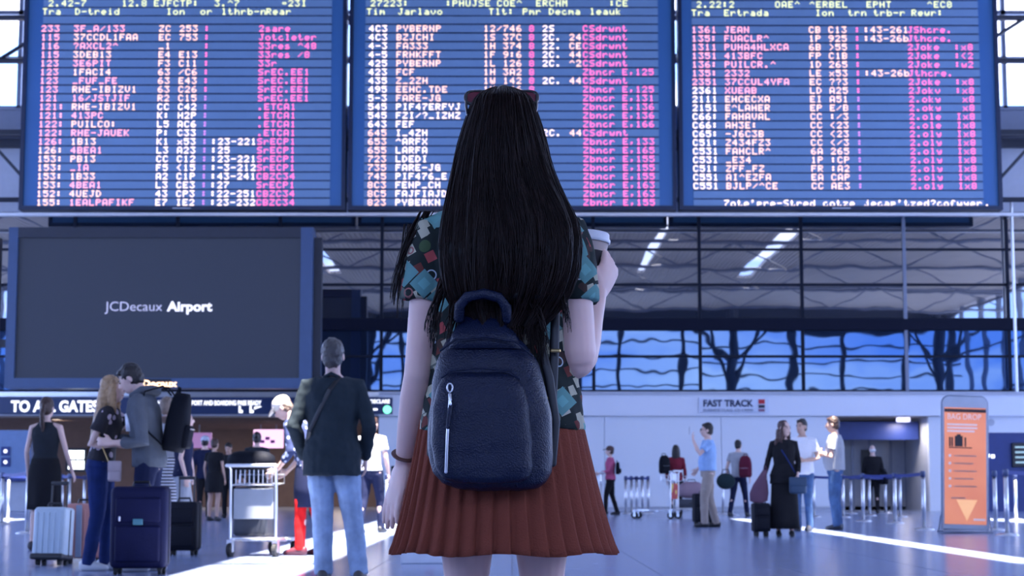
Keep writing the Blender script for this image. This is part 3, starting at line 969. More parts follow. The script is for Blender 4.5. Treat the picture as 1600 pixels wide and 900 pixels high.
def person(label, x, Y, H, heading, sex='m', skin=None, top=None, bottom=None, hair=None, arms=None, legs=None, lean=0.0, yaw=0.0, pitch=0.0,
           shoes=(0.02, 0.02, 0.025), vox=.011, group=None, belly=0.0, extra=None, sole=None, tilt=0.0):
    skin = skin or SK
    s = H / 1.75
    P = thing('person', label, 'person', (x, Y, 0), math.radians(heading), group)
    P.scale = (s, s, s)
    tab = TORSO[sex]
    HIP = Vector((0, 0, .95))
    Rl = Matrix.Rotation(-math.radians(lean), 3, 'X')

    def U(p):
        return HIP + Rl @ (Vector(p) - HIP)

    def tring(z, a, b, y=0.0, seg=20):
        return [U((a * math.cos(2 * math.pi * k / seg), y + b * math.sin(2 * math.pi * k / seg), z)) if z > .95 else
                Vector((a * math.cos(2 * math.pi * k / seg), y + b * math.sin(2 * math.pi * k / seg), z)) for k in range(seg)]

    sw = .185 if sex == 'm' else .165
    A = {}
    for sd, sg in (('L', -1), ('R', 1)):
        S = Vector((sg * sw, 0, 1.405))
        df = {'e': Vector((sg * (sw + .055), -.02, 1.13)), 'w': Vector((sg * (sw + .065), .06, .885)), 'd': Vector((sg * .03, .2, -1)), 'n': Vector((-sg, 0, 0)), 't': Vector((0, 1, 0)), 'curl': .35}
        if arms and sd in arms:
            for k_, v_ in arms[sd].items():
                df[k_] = Vector(v_) if not isinstance(v_, (int, float)) else v_
        A[sd] = (S, df)
    Lg = {}
    for sd, sg in (('L', -1), ('R', 1)):
        dx, dy = (legs or {}).get(sd, (0, 0))
        hp = Vector((sg * .088, 0, .90))
        an = Vector((sg * .095 + dx, dy - .02, .085))
        kn = (hp + an) / 2 + Vector((0, .035 + abs(dy) * .08, .0))
        Lg[sd] = (hp, kn, an)
    # head frame
    Rh = Rl @ Matrix.Rotation(math.radians(yaw), 3, 'Z') @ Matrix.Rotation(math.radians(pitch), 3, 'X') @ Matrix.Rotation(math.radians(tilt), 3, 'Y')
    NB = U((0, 0, 1.49))
    HC = NB + Rh @ Vector((0, .02, .145))
    hd = lambda q: HC + Rh @ Vector(q)

    V = MB()
    V.loft([tring(z, a - .004, b - .004) for z, a, b in tab])
    V.chain([U((0, -.01, 1.44)), NB, hd((0, -.02, -.06))], [.06, .054, .056] if sex == 'm' else [.05, .045, .047], 12)
    V.ell(hd((0, -.012, .022)), (.074, .094, .098), Rh)
    V.ell(hd((0, .028, -.058)), (.054, .066, .064), Rh)
    V.ell(hd((0, .05, -.02)), (.056, .05, .07), Rh)
    V.chain([hd((0, .09, .012)), hd((0, .112, -.024)), hd((0, .104, -.032))], [.009, .014, .012], 8)
    for sg in (-1, 1):
        V.ell(hd((sg * .077, -.008, -.012)), (.011, .02, .032), Rh, 8, 6)
    for sd, sg in (('L', -1), ('R', 1)):
        S, df = A[sd]
        S_, E_, W_ = U(S), U(df['e']), U(df['w'])
        V.chain([U((sg * .09, 0, 1.42)), S_, S_.lerp(E_, .35), E_, E_.lerp(W_, .3), W_], [.055, .052, .043, .036, .036, .024] if sex == 'm' else [.045, .045, .036, .03, .03, .021], 12)
        hand(V, W_, Rl @ df['d'], Rl @ df['n'], Rl @ df['t'], .98 if sex == 'm' else .9, df['curl'])
        hp, kn, an = Lg[sd]
        V.chain([hp, hp.lerp(kn, .45), kn, kn.lerp(an, .35) + Vector((0, -.015, 0)), an], [.088, .076, .05, .05, .034], 12)
        V.chain([an + Vector((0, -.03, -.04)), an + Vector((0, .06, -.05)), an + Vector((0, .13, -.06))], [.034, .034, .022], 10)
    remesh(V.build('body', skin, P, True), vox, 3)

    # clothing
    if top:
        inf = top.get('inf', .016)
        hem = top.get('hem', .88)
        flare = top.get('flare', .0)
        T_ = MB()
        rows = []
        zs = [hem] + [z for z, _, _ in tab if hem + .02 < z < top.get('neck', 1.47)] + [top.get('neck', 1.47)]
        for z in zs:
            _, a, b = torso_at(tab, max(z, .90))
            f = max(0, (1.1 - z)) * flare
            bl = belly * max(0, 1 - abs(z - 1.08) / .2)
            rows.append(tring(z, a + inf + f + bl * .5, b + inf + f + bl, bl * .6))
        T_.loft(rows)
        sl = top.get('sleeve', 0)
        if sl > 0:
            for sd, sg in (('L', -1), ('R', 1)):
                S, df = A[sd]
                S_, E_, W_ = U(S), U(df['e']), U(df['w'])
                k = top.get('loose', .014)
                r = [.055, .052, .045, .038, .037, .027] if sex == 'm' else [.046, .045, .037, .031, .031, .023]
                if sl >= 1:
                    e2 = E_.lerp(W_, min(1, sl - 1))
                    T_.chain([U((sg * .09, 0, 1.415)), S_, S_.lerp(E_, .35), E_, e2], [r[0] + k, r[1] + k, r[2] + k, r[3] + k, lerp(r[3], r[5], sl - 1) + k], 12)
                else:
                    T_.chain([U((sg * .09, 0, 1.415)), S_, S_.lerp(E_, sl * .6), S_.lerp(E_, sl)], [r[0] + k, r[1] + k, r[2] + k * 1.2, r[2] + k * 1.5], 12, dome=False)
        elif not top.get('strap'):
            pass
        o = T_.build(top.get('name', 'shirt'), top['mat'], P, True)
        remesh(o, vox, 3, top.get('fold', .012), .07)
    if bottom and bottom['kind'] == 'trousers':
        T_ = MB()
        w = bottom.get('w', .0)
        zt = bottom.get('top', 1.0)
        zs = [.82, .86, .93, zt]
        T_.loft([tring(z, torso_at(tab, z)[1] + .012 + (.0 if z > .83 else -.05), torso_at(tab, z)[2] + .012 - (.0 if z > .83 else .05), belly * .2) for z in zs])
        e = bottom.get('len', 1.0)
        for sd, sg in (('L', -1), ('R', 1)):
            hp, kn, an = Lg[sd]
            if e >= 1:
                T_.chain([hp, hp.lerp(kn, .45), kn, kn.lerp(an, .5), an + Vector((0, 0, -.03))], [.098, .088 + w, .066 + w, .060 + w, .055 + w], 12, dome=False)
            else:
                T_.chain([hp, hp.lerp(kn, .45), hp.lerp(kn, e)], [.1, .09 + w, .082 + w], 12, dome=False)
        remesh(T_.build('trousers', bottom['mat'], P, True), vox, 3, .012, .09)
    if bottom and bottom['kind'] == 'skirt':
        T_ = MB()
        z0, z1 = bottom['hem'], bottom.get('top', 1.05)
        a0 = bottom.get('w', .26)
        rows = []
        for k in range(9):
            z = lerp(z0, z1, k / 8)
            _, a, b = torso_at(tab, max(z, .93))
            t = max(0, min(1, (z - z0) / max(.01, .93 - z0)))
            seg = 40
            ra, rb = lerp(a0, a + .02, t), lerp(a0 * .85, b + .02, t)
            wob = .012 * (1 - t)
            rows.append([Vector(((ra + wob * math.sin(j * .9)) * math.cos(2 * math.pi * j / seg), (rb + wob * math.sin(j * .9)) * math.sin(2 * math.pi * j / seg), z)) for j in range(seg)])
        T_.loft(rows)
        T_.build('skirt', bottom['mat'], P, True)
    for sd in ('L', 'R'):
        hp, kn, an = Lg[sd]
        Sh = MB()
        rings = []
        for (yy, zc, rx, rz) in ((-.075, .05, .022, .03), (-.055, .05, .038, .05), (0, .052, .041, .055), (.06, .044, .044, .045), (.12, .034, .044, .035), (.165, .028, .034, .026), (.185, .025, .015, .014)):
            rings.append([Vector((an.x + rx * math.cos(w_), an.y + yy, max(.0, zc + rz * math.sin(w_)) + max(0, an.z - .085))) for w_ in [2 * math.pi * k / 14 for k in range(14)]])
        Sh.loft(rings)
        so = Sh.build('shoe', mat('shoe_%02x%02x%02x' % tuple(int(c * 255) for c in shoes), shoes, .5), P, True)
        if sole:
            MB().rbox(an.x - .046, an.x + .046, an.y - .08, an.y + .18, 0, .022, .01, 2).build('sole', mat('white_sole', (.6, .6, .62), .6), so)
    if hair:
        Hm = hair['mat']
        st = hair.get('style', 'short')
        Hh = MB()
        if st != 'bald':
            Hh.ell(hd((0, -.024, .036)), (.083, .096, .098), Rh, 18, 12)
            Hh.ell(hd((0, -.04, -.02)), (.075, .075, .075), Rh, 14, 9)
        if st == 'short':
            Hh.ell(hd((0, .035, .085)), (.062, .045, .03), Rh)
        if st in ('long', 'curly'):
            L = hair.get('len', .32)
            wd = hair.get('w', .1)
            c0, ax, ay = hd((0, -.045, 0)), Rh @ Vector((1, 0, 0)), Rh @ Vector((0, 1, 0))
            dn = Rl @ Vector((0, -.05, -1))
            rings = []
            for k in range(9):
                t = k / 8
                c = c0 + dn * L * t
                ww = lerp(.083, wd, min(1, t * 1.6)) * (1 if t < .75 else lerp(1, .55, (t - .75) * 4))
                dd = lerp(.085, .05, t)
                rings.append([c + ax * ww * math.cos(q) + ay * dd * math.sin(q) for q in [2 * math.pi * j / 18 for j in range(18)]])
            Hh.loft(rings)
            for sg in (-1, 1):
                Hh.chain([hd((sg * .06, .02, .07)), hd((sg * .082, .015, -.02)), hd((sg * .085, .01, -.12)), hd((sg * .08, .02, -.12 - L * .4))], [(.02, .03), (.02, .035), (.022, .04), (.014, .02)], 10)
        if st == 'bun':
            Hh.ell(hd((0, -.12, .05)), (.045, .045, .045), Rh)
        if st == 'pony':
            Hh.ell(hd((0, -.115, .02)), (.032, .032, .035), Rh)
            Hh.chain([hd((0, -.12, .01)), hd((0, -.15, -.08)), hd((0, -.13, -.2)), hd((0, -.12, -.3))], [.025, .032, .028, .01], 10)
        if Hh.v:
            remesh(Hh.build('hair', Hm, P, True), max(.008, vox * .8), 2, .034 if st == 'curly' else .016, .045 if st == 'curly' else .025)
        if st == 'bald':
            Hh.ell(hd((0, -.05, -.01)), (.078, .062, .06), Rh, 16, 10)
            Hh.build('hair', Hm, P, True)
    if hair and hair.get('cap'):
        C_ = MB()
        C_.ell(hd((0, -.014, .052)), (.093, .108, .086), Rh, 20, 12)
        C_.build('cap', hair['cap'], P, True)
        B_ = MB()
        rings = []
        for k in range(7):
            y = .06 + .115 * k / 6
            wd = .078 * math.sqrt(max(.04, 1 - (k / 6.3) ** 2))
            rings.append([hd((wd * math.cos(q), y, .06 - k * .006 + .006 * math.sin(q))) for q in [2 * math.pi * j / 12 for j in range(12)]])
        B_.loft(rings)
        B_.build('cap_brim', hair['cap'], P, True)
    # face details
    for sg in (-1, 1):
        e = MB().ell(hd((sg * .031, .0875, .006)), (.012, .008, .007), Rh, 10, 6)
        e.build('eye', mat('eye_dark', (.02, .015, .015), .2), P, True)
        b = MB().chain([hd((sg * .016, .094, .024)), hd((sg * .033, .09, .03)), hd((sg * .05, .076, .024))], [(.004, .004), (.0045, .004), (.003, .003)], 6)
        b.build('eyebrow', (hair or {}).get('mat', M_black), P, True)
    MB().chain([hd((-.022, .084, -.062)), hd((0, .094, -.061)), hd((.022, .084, -.062))], [(.004, .004), (.007, .006), (.004, .004)], 8).build('mouth', mat('lips', (.38, .16, .15), .5), P, True)
    if extra:
        extra(P, U, hd, A, Lg)
    return P


def glasses(P, U, hd, A, Lg):
    m = M_black
    g = MB()
    for sg in (-1, 1):
        g.chain([hd((sg * .033 + .022 * math.cos(q), .103, .004 + .017 * math.sin(q))) for q in [2 * math.pi * k / 12 for k in range(13)]], .0035, 6)
        g.chain([hd((sg * .055, .1, .008)), hd((sg * .08, .04, .006)), hd((sg * .082, -.01, .0))], .003, 6)
    g.chain([hd((-.011, .105, .008)), hd((.011, .105, .008))], .003, 6)
    g.build('spectacles', m, P)


def px_x(px, Y):
    return (px - 800) / F * Y


# ------------------------------------------------------------------ luggage
def suitcase(label, x, y, w, d, h, m, rz=0.0, ext=.35, lean=0.0, wheels=.05, pocket=True, band=None, name='suitcase', grooves=False, group=None):
    t = thing(name, label, 'suitcase', (x, y, 0), math.radians(rz), group, rx=math.radians(lean))
    z0 = wheels
    body = MB().rbox(-w / 2, w / 2, -d / 2, d / 2, z0, z0 + h, min(w, d) * .16, 4).build('shell', m, t, True)
    if grooves:
        for k in range(5):
            xx = -w * .36 + k * w * .18
            MB().rbox(xx - .012, xx + .012, -d / 2 - .006, -d / 2 + .02, z0 + h * .1, z0 + h * .9, .006, 2).build('rib', m, body)
    if pocket:
        MB().rbox(-w * .40, w * .40, -d / 2 - .025, -d / 2 + .03, z0 + h * .08, z0 + h * .52, .02, 3).build('pocket', m, body, True)
        MB().rbox(-w * .40, w * .40, -d / 2 - .02, -d / 2 + .03, z0 + h * .56, z0 + h * .86, .018, 3).build('pocket', m, body, True)
    for sx in (-1, 1):
        MB().chain([(sx * (w / 2 + .003), 0, z0 + h * .06), (sx * (w / 2 + .003), 0, z0 + h * .94)], .005, 6).build('zip', M_black, body)
    if band is not None:
        MB().rbox(-w / 2 - .004, w / 2 + .004, -d / 2 - .03, d / 2 + .004, z0, z0 + h * .12, .02, 2).build('kick_band', band, body)
    for sx in (-1, 1):
        for sy in (-1, 1):
            wh = MB()
            wh.cyl((sx * (w / 2 - .05) - .014, sy * (d / 2 - .05), wheels * .55), (sx * (w / 2 - .05) + .014, sy * (d / 2 - .05), wheels * .55), wheels * .55, 14)
            wh.box(sx * (w / 2 - .05) - .02, sx * (w / 2 - .05) + .02, sy * (d / 2 - .05) - .016, sy * (d / 2 - .05) + .016, wheels * .8, z0 + .02)
            wh.build('wheel', M_rubber, t)
    MB().chain([(-.07, 0, z0 + h - .005), (-.06, 0, z0 + h + .035), (.06, 0, z0 + h + .035), (.07, 0, z0 + h - .005)], .010, 8).build('grip', M_black, t)
    if ext:
        hn = MB()
        for sx in (-1, 1):
            hn.cyl((sx * w * .24, d * .36, z0 + h - .02), (sx * w * .24, d * .36, z0 + h + ext), .009, 8)
        hn.rbox(-w * .27, w * .27, d * .36 - .016, d * .36 + .016, z0 + h + ext - .012, z0 + h + ext + .02, .008, 2)
        hn.build('pull_handle', M_silver if ext > .3 else M_black, t)
    return t


def trolley(label, x, y, rz, m=M_silver, ad=None, group=None):
    t = thing('luggage_trolley', label, 'trolley', (x, y, 0), math.radians(rz), group)
    w = .25
    fr = MB()
    for sx in (-1, 1):
        fr.chain([(sx * w, 0, .20), (sx * w, 0, .55), (sx * w, -.02, .98), (sx * w, -.08, 1.02)], .016, 8)
        fr.chain([(sx * w, 0, .2), (sx * w * .9, .45, .19), (sx * w * .55, .9, .17)], .016, 8)
    fr.chain([(-w * .55, .9, .17), (w * .55, .9, .17)], .016, 8)
    fr.chain([(-w, 0, .20), (w, 0, .20)], .014, 8)
    fr.chain([(-w, .3, .195), (w, .3, .195)], .012, 8)
    fr.chain([(-w * .75, .62, .185), (w * .75, .62, .185)], .012, 8)
    fr.build('frame', m, t, True)
    pf = MB()
    for k in range(5):
        xx = -w * .8 + k * w * .4
        pf.box(xx - .03, xx + .03, .03, .86 - abs(xx) * .6, .175, .20)
    pf.box(-w * .95, w * .95, .28, .34, .16, .185).box(-w * .8, w * .8, .62, .67, .16, .185)
    pf.build('platform', m, t)
    MB().chain([(-w - .02, -.08, 1.02), (w + .02, -.08, 1.02)], .02, 10).build('push_bar', mat('pale_grip', (.55, .57, .62), .4), t, True)
    bk = MB()
    for k in range(11):
        xx = -w + .05 * k
        bk.cyl((xx, 0, .80), (xx, 0, .97), .005, 6)
        bk.cyl((xx, 0, .80), (xx, .22, .82), .005, 6)
    bk.chain([(-w, .22, .82), (w, .22, .82), (w, .22, .92), (-w, .22, .92), (-w, .22, .82)], .008, 6)
    bk.chain([(-w, 0, .80), (w, 0, .80)], .01, 6)
    bk.build('basket', m, t)
    if ad is not None:
        MB().rbox(-w + .03, w - .03, -.012, .012, .42, .76, .008, 2).build('advert_panel', ad, t)
    for (wx, wy) in ((-w, 0), (w, 0), (-w * .5, .86), (w * .5, .86)):
        ww = MB()
        ww.cyl((wx - .02, wy, .075), (wx + .02, wy, .075), .075, 18)
        wo = ww.build('wheel', M_rubber, t, False)
        MB().cyl((wx - .024, wy, .075), (wx + .024, wy, .075), .03, 12).build('hub', m, wo)
        fk = MB()
        for q in (-1, 1):
            fk.box(wx + q * .026 - .004, wx + q * .026 + .004, wy - .025, wy + .025, .05, .17)
        fk.box(wx - .03, wx + .03, wy - .03, wy + .03, .155, .19)
        fk.build('fork', m, t)
    return t


def backpack(label, parent_pt, rz, m, w=.30, h=.46, d=.17, straps=True, cat='backpack'):
    t = thing('backpack', label, cat, parent_pt, math.radians(rz))
    B = MB()
    rings = []
    for k in range(11):
        f = k / 10
        wd = w / 2 * (1 - .35 * max(0, f - .55) ** 2 * 6) * (0.82 if k in (0,) else 1)
        dd = d / 2 * (1 - .5 * max(0, f - .5)) * (0.8 if k in (0, 10) else 1)
        if k == 10: wd *= .7
        ring = []
        for j in range(24):
            q = 2 * math.pi * j / 24
            c, s_ = math.cos(q), math.sin(q)
            ring.append(Vector((wd * math.copysign(abs(c) ** .6, c), dd * math.copysign(abs(s_) ** .7, s_), f * h)))
        rings.append(ring)
    B.loft(rings)
    b = B.build('bag_body', m, t, True)
    MB().rbox(-w * .36, w * .36, -d / 2 - .035, -d / 2 + .03, h * .08, h * .48, .025, 3).build('pocket', m, b, True)
    MB().chain([(-w * .3, -d / 2 - .036, h * .42), (w * .3, -d / 2 - .036, h * .42)], .004, 6).build('zip', M_silver, b)
    MB().chain([(-.05, d * .2, h - .01), (-.04, d * .2, h + .04), (.04, d * .2, h + .04), (.05, d * .2, h - .01)], .009, 8).build('grab_loop', m, t, True)
    if straps:
        for sx in (-1, 1):
            MB().chain([(sx * .09, d / 2 - .01, h - .03), (sx * .12, d / 2 + .06, h + .03), (sx * .14, d / 2 + .2, h - .04), (sx * .15, d / 2 + .21, h * .55), (sx * .15, d / 2 + .1, h * .25), (sx * .13, d / 2 - .01, h * .1)],
                       [(.022, .008)] * 6, 8, up=(1, 0, 0)).build('strap', m, t, True)
    return t


def stanchion(x, y, label, group, belt_to=None, h=.95):
    t = thing('queue_post', label, 'post', (x, y, 0), group=group)
    MB().lathe([(.001, 0), (.165, 0), (.165, .012), (.12, .03), (.04, .04), (.001, .04)], seg=22).build('base', M_silver, t, True)
    MB().cyl((0, 0, .03), (0, 0, h - .1), .034, 14).build('post', M_silver, t, True)
    MB().lathe([(.001, h - .1), (.042, h - .1), (.042, h - .01), (.034, h), (.001, h)], seg=16).build('head', mat('post_head', (.05, .07, .16), .4), t, True)
    if belt_to is not None:
        d = Vector((belt_to[0] - x, belt_to[1] - y, 0))
        d = d * max(.3, (d.length - .05) / d.length)
        n = Vector((-d.y, d.x, 0)).normalized() * .003
        v = []
        N = 10
        for k in range(N + 1):
            p = d * (k / N)
            sag = -.015 * math.sin(math.pi * k / N)
            for q in (n, -n):
                for z in (h - .075, h - .02):
                    v.append(p + q + Vector((0, 0, z + sag)))
        f = []
        for k in range(N):
            a = k * 4
            f += [(a, a + 4, a + 5, a + 1), (a + 2, a + 3, a + 7, a + 6), (a + 1, a + 5, a + 7, a + 3), (a, a + 2, a + 6, a + 4)]
        MB().add(v, f).build('belt', mat('belt_blue', (.012, .03, .18), .7), t)
    return t

# ================================================================== THE LONG HAIRED WOMAN (foreground)
WY = 4.33
Wm = thing('person', 'woman with long dark hair seen from behind in a patterned shirt and rust pleated skirt', 'person', (0, WY, 0))
V = lambda *a: Vector(a)
SKW = skinmat('skin_woman', (0.66, 0.44, 0.39))
CX = -.026
b = MB()


def ering(z, cx, cy, a, d, seg=24):
    return [V(cx + a * math.cos(2 * math.pi * k / seg), cy + d * math.sin(2 * math.pi * k / seg), z) for k in range(seg)]


b.loft([ering(z, CX, y, a, d) for z, y, a, d in ((.78, 0, .13, .10), (.88, -.005, .172, .12), (.97, 0, .15, .105), (1.05, .005, .132, .092), (1.15, .005, .142, .10), (1.25, .0, .158, .105), (1.33, -.005, .155, .085), (1.385, -.01, .09, .062), (1.42, -.01, .05, .05))])
b.chain([V(CX, -.012, 1.37), V(CX, .0, 1.43), V(CX, .015, 1.50)], [.05, .047, .05], 14)
HW = V(CX, .03, 1.572)
b.ell(HW + V(0, -.012, .018), (.073, .092, .092), None, 20, 12)
b.ell(HW + V(0, .028, -.058), (.052, .064, .062), None, 16, 10)
b.ell(HW + V(0, .05, -.02), (.055, .048, .068), None, 16, 10)
b.chain([HW + V(0, .09, .012), HW + V(0, .111, -.024), HW + V(0, .103, -.032)], [.008, .0125, .011], 8)
for sg in (-1, 1):
    b.ell(HW + V(sg * .075, -.008, -.012), (.01, .019, .03), None, 8, 6)
# left arm hanging, hand in front of the skirt edge
LS, LE, LW = V(-.19, 0, 1.315), V(-.226, -.012, .985), V(-.266, .10, .772)
b.chain([V(-.10, 0, 1.345), LS, LS.lerp(LE, .4), LS.lerp(LE, .85), LE, LE.lerp(LW, .25), LE.lerp(LW, .6), LW], [.05, .05, .044, .037, .035, .036, .031, .022], 16)
hand(b, LW, (-.28, .02, -1), (.85, .5, 0), (-.5, .85, 0), 1.0, .10, 10)
# right arm bent, forearm rising in front of her
RS, RE, RW = V(.135, 0, 1.315), V(.156, -.035, 1.0), V(.220, .185, 1.205)
RE2 = RE + V(0, .004, .03)
b.chain([V(.06, 0, 1.345), RS, RS.lerp(RE2, .4), RS.lerp(RE2, .75), RE2], [.05, .052, .051, .049, .046], 18)
b.chain([RE + V(0, .01, .012), RE.lerp(RW, .15), RE.lerp(RW, .35), RE.lerp(RW, .65), RW], [.040, .043, .040, .030, .021], 18)
CUP = V(.196, .240, 1.240)
hd_d = V(.35, .45, .80)
hand(b, RW, hd_d, (-.79, .61, 0), (-.5, -.6, .6), .95, .42, 10)
# legs
for sg, kx in ((-1, -.105), (1, .068)):
    hp, kn, an = V(kx, 0, .84), V(kx + sg * .004, .01, .47), V(kx + sg * .005, -.03, .085)
    b.chain([hp, hp.lerp(kn, .4), hp.lerp(kn, .8), kn, kn.lerp(an, .3) + V(0, -.02, 0), kn.lerp(an, .75), an], [.088, .08, .06, .05, .052, .036, .033], 16)
    b.chain([an + V(0, -.03, -.04), an + V(0, .06, -.05), an + V(0, .13, -.06)], [.034, .034, .022], 10)
    sh = MB()
    rings = []
    for (yy, zc, rx, rz) in ((-.075, .045, .022, .03), (-.055, .05, .038, .05), (0, .052, .041, .055), (.06, .044, .044, .045), (.12, .034, .044, .035), (.165, .028, .034, .026), (.185, .025, .015, .014)):
        rings.append([V(an.x + rx * math.cos(w_), an.y + yy, max(0, zc + rz * math.sin(w_))) for w_ in [2 * math.pi * k / 16 for k in range(16)]])
    sh.loft(rings)
    sh.build('shoe', mat('shoe_white', (.6, .6, .62), .5), Wm, True)
remesh(b.build('body', SKW, Wm, True), .0042, 7)
for sg in (-1, 1):
    MB().ell(HW + V(sg * .031, .087, .006), (.012, .008, .007), None, 10, 6).build('eye', mat('eye_dark', (.02, .015, .015), .2), Wm, True)
MB().chain([HW + V(-.022, .084, -.062), HW + V(0, .093, -.061), HW + V(.022, .084, -.062)], [(.004, .004), (.007, .006), (.004, .004)], 8).build('mouth', mat('lips', (.38, .16, .15), .5), Wm, True)


# ---- shirt with a printed pattern of little boxes, stones and rings
def shirt_material():
    m, nt, bs = nmat('printed_shirt')
    bs.inputs['Roughness'].default_value = .85
    bs.inputs['Specular IOR Level'].default_value = .2
    L = nt.links
    tc = nt.nodes.new('ShaderNodeTexCoord')
    mp = nt.nodes.new('ShaderNodeMapping')
    mp.inputs['Rotation'].default_value = (0.0, .55, 0.0)
    mp.inputs['Scale'].default_value = (1, .45, 1)
    L.new(tc.outputs['Object'], mp.inputs['Vector'])
    cur = nt.nodes.new('ShaderNodeRGB')
    cur.outputs[0].default_value = (0.012, 0.018, 0.017, 1)
    last = cur.outputs[0]

    def layer(scale, thr, ramp, keep, off, metric='CHEBYCHEV', rot=.5, ring=None):
        nonlocal last
        mp = nt.nodes.new('ShaderNodeMapping')
        mp.inputs['Rotation'].default_value = (0.0, rot, 0.0)
        mp.inputs['Scale'].default_value = (1, .5, 1)
        mp.inputs['Location'].default_value = off
        L.new(tc.outputs['Object'], mp.inputs['Vector'])
        vo = nt.nodes.new('ShaderNodeTexVoronoi')
        vo.distance = metric
        vo.inputs['Scale'].default_value = scale
        vo.inputs['Randomness'].default_value = .75
        L.new(mp.outputs[0], vo.inputs['Vector'])
        lt = nt.nodes.new('ShaderNodeMath'); lt.operation = 'LESS_THAN'
        lt.inputs[1].default_value = thr
        L.new(vo.outputs['Distance'], lt.inputs[0])
        fac = lt.outputs[0]
        if ring:
            gt = nt.nodes.new('ShaderNodeMath'); gt.operation = 'GREATER_THAN'; gt.inputs[1].default_value = ring
            L.new(vo.outputs['Distance'], gt.inputs[0])
            mu = nt.nodes.new('ShaderNodeMath'); mu.operation = 'MULTIPLY'
            L.new(fac, mu.inputs[0]); L.new(gt.outputs[0], mu.inputs[1]); fac = mu.outputs[0]
        sp = nt.nodes.new('ShaderNodeSeparateColor')
        L.new(vo.outputs['Color'], sp.inputs[0])
        k = nt.nodes.new('ShaderNodeMath'); k.operation = 'LESS_THAN'; k.inputs[1].default_value = keep
        L.new(sp.outputs[0], k.inputs[0])
        mu = nt.nodes.new('ShaderNodeMath'); mu.operation = 'MULTIPLY'
        L.new(fac, mu.inputs[0]); L.new(k.outputs[0], mu.inputs[1])
        cr = nt.nodes.new('ShaderNodeValToRGB')
        cr.color_ramp.interpolation = 'CONSTANT'
        e = cr.color_ramp.elements
        while len(e) < len(ramp): e.new(.5)
        for q, (p_, c_) in zip(e, ramp):
            q.position = p_; q.color = (*c_, 1)
        L.new(sp.outputs[1], cr.inputs[0])
        mx = nt.nodes.new('ShaderNodeMix'); mx.data_type = 'RGBA'
        L.new(mu.outputs[0], mx.inputs[0]); L.new(last, mx.inputs[6]); L.new(cr.outputs[0], mx.inputs[7])
        last = mx.outputs[2]

    teal, cream, red, wht, olive = (.10, .23, .22), (.36, .34, .25), (.33, .06, .06), (.40, .46, .50), (.04, .07, .03)
    layer(22, .36, [(0, olive), (.4, (.05, .03, .025)), (.7, (.10, .12, .10))], .8, (.1, 0, .3), 'EUCLIDEAN', .2)
    layer(27, .33, [(0, cream), (.45, (.40, .37, .29)), (.7, red), (.85, (.12, .03, .025))], .92, (.0, .1, .0), 'CHEBYCHEV', .45)
    layer(20, .26, [(0, wht), (.6, (.25, .10, .09))], .30, (.5, .3, .2), 'EUCLIDEAN', 0, ring=.20)
    layer(13.5, .34, [(0, teal), (.6, (.13, .28, .27)), (.85, cream)], .75, (.33, .2, .11), 'CHEBYCHEV', .75)
    layer(13.5, .15, [(0, (.13, .31, .30))], .75, (.33, .2, .11), 'CHEBYCHEV', .75)
    L.new(last, bs.inputs['Base Color'])
    return m


M_shirt = shirt_material()
sh = MB()
sh.loft([ering(z, cx, y, a, d) for z, cx, y, a, d in (
    (.852, -.025, -.005, .203, .142), (.90, -.024, -.004, .196, .138), (.98, -.022, 0, .182, .125), (1.06, -.024, .0, .172, .118), (1.16, -.026, 0, .172, .122),
    (1.26, -.027, -.003, .180, .122), (1.325, -.028, -.006, .172, .10), (1.37, -.028, -.01, .125, .075), (1.405, -.028, -.01, .068, .06))])
sh.chain([V(-.10, 0, 1.345), V(-.185, 0, 1.322), LS.lerp(LE, .22) + V(-.008, 0, 0), LS.lerp(LE, .46) + V(-.006, 0, 0)], [.058, .06, .062, .060], 18, dome=False)
sh.chain([V(.05, 0, 1.345), V(.130, 0, 1.322), RS.lerp(RE, .22) + V(.008, 0, 0), RS.lerp(RE, .50) + V(.006, 0, 0)], [.058, .062, .064, .060], 18, dome=False)
remesh(sh.build('shirt', M_shirt, Wm, True), .006, 4, .012, .06)

# ---- pleated skirt
sk = MB()
NPL = 38
prof = [0.0, .62, .86, .94]            # knife pleats: slow rise, quick fold back
rows = []
for k in range(15):
    f = k / 14                          # 0 hem .. 1 waist
    z = lerp(.560, .872, f)
    a = lerp(.266, .196, f ** .8)
    d = lerp(.205, .136, f ** .8)
    cx = lerp(-.022, -.026, f)
    ring = []
    amp = lerp(.026, .005, f)
    for i in range(NPL):
        for t, o_ in ((0.0, 0.0), (.25, .35), (.5, .7), (.8, 1.0), (.93, .95), (.985, .15)):
            q = 2 * math.pi * (i + t) / NPL
            r = 1 + amp * (o_ - .5) / .25 * .8 + .010 * (1 - f) * math.sin(q * 5 + 1.3)
            ring.append(V(cx + a * r * math.cos(q), d * r * math.sin(q), z + .004 * math.sin(q * 7) * (1 - f)))
    rows.append(ring)
M_skirt = fabric('rust_cloth', (0.165, 0.040, 0.024), .06)
sk.loft(rows, cap=False)
o = sk.build('skirt', M_skirt, Wm, False)
md = o.modifiers.new('t', 'SOLIDIFY'); md.thickness = .002
PENDING.append(o)
wb = MB()
wb.loft([ering(z, -.026, 0, a, d, 40) for z, a, d in ((.862, .2, .138), (.895, .192, .134))], cap=False)
wb.build('waistband', M_skirt, Wm, True)

# ---- hair
M_hw = mat('hair_dark_brown', (0.0028, 0.002, 0.0025), .45, var=.3, vscale=25, spec=.15)
sil = [(139, 776, 798), (143, 757, 815), (151, 745, 827), (165, 736, 835), (200, 725, 845), (230, 716, 853), (260, 709, 860), (290, 702, 872), (320, 695, 888), (350, 690, 902), (385, 687, 906), (425, 690, 902), (460, 696, 888), (490, 708, 868), (512, 726, 845)]
SEG = 120


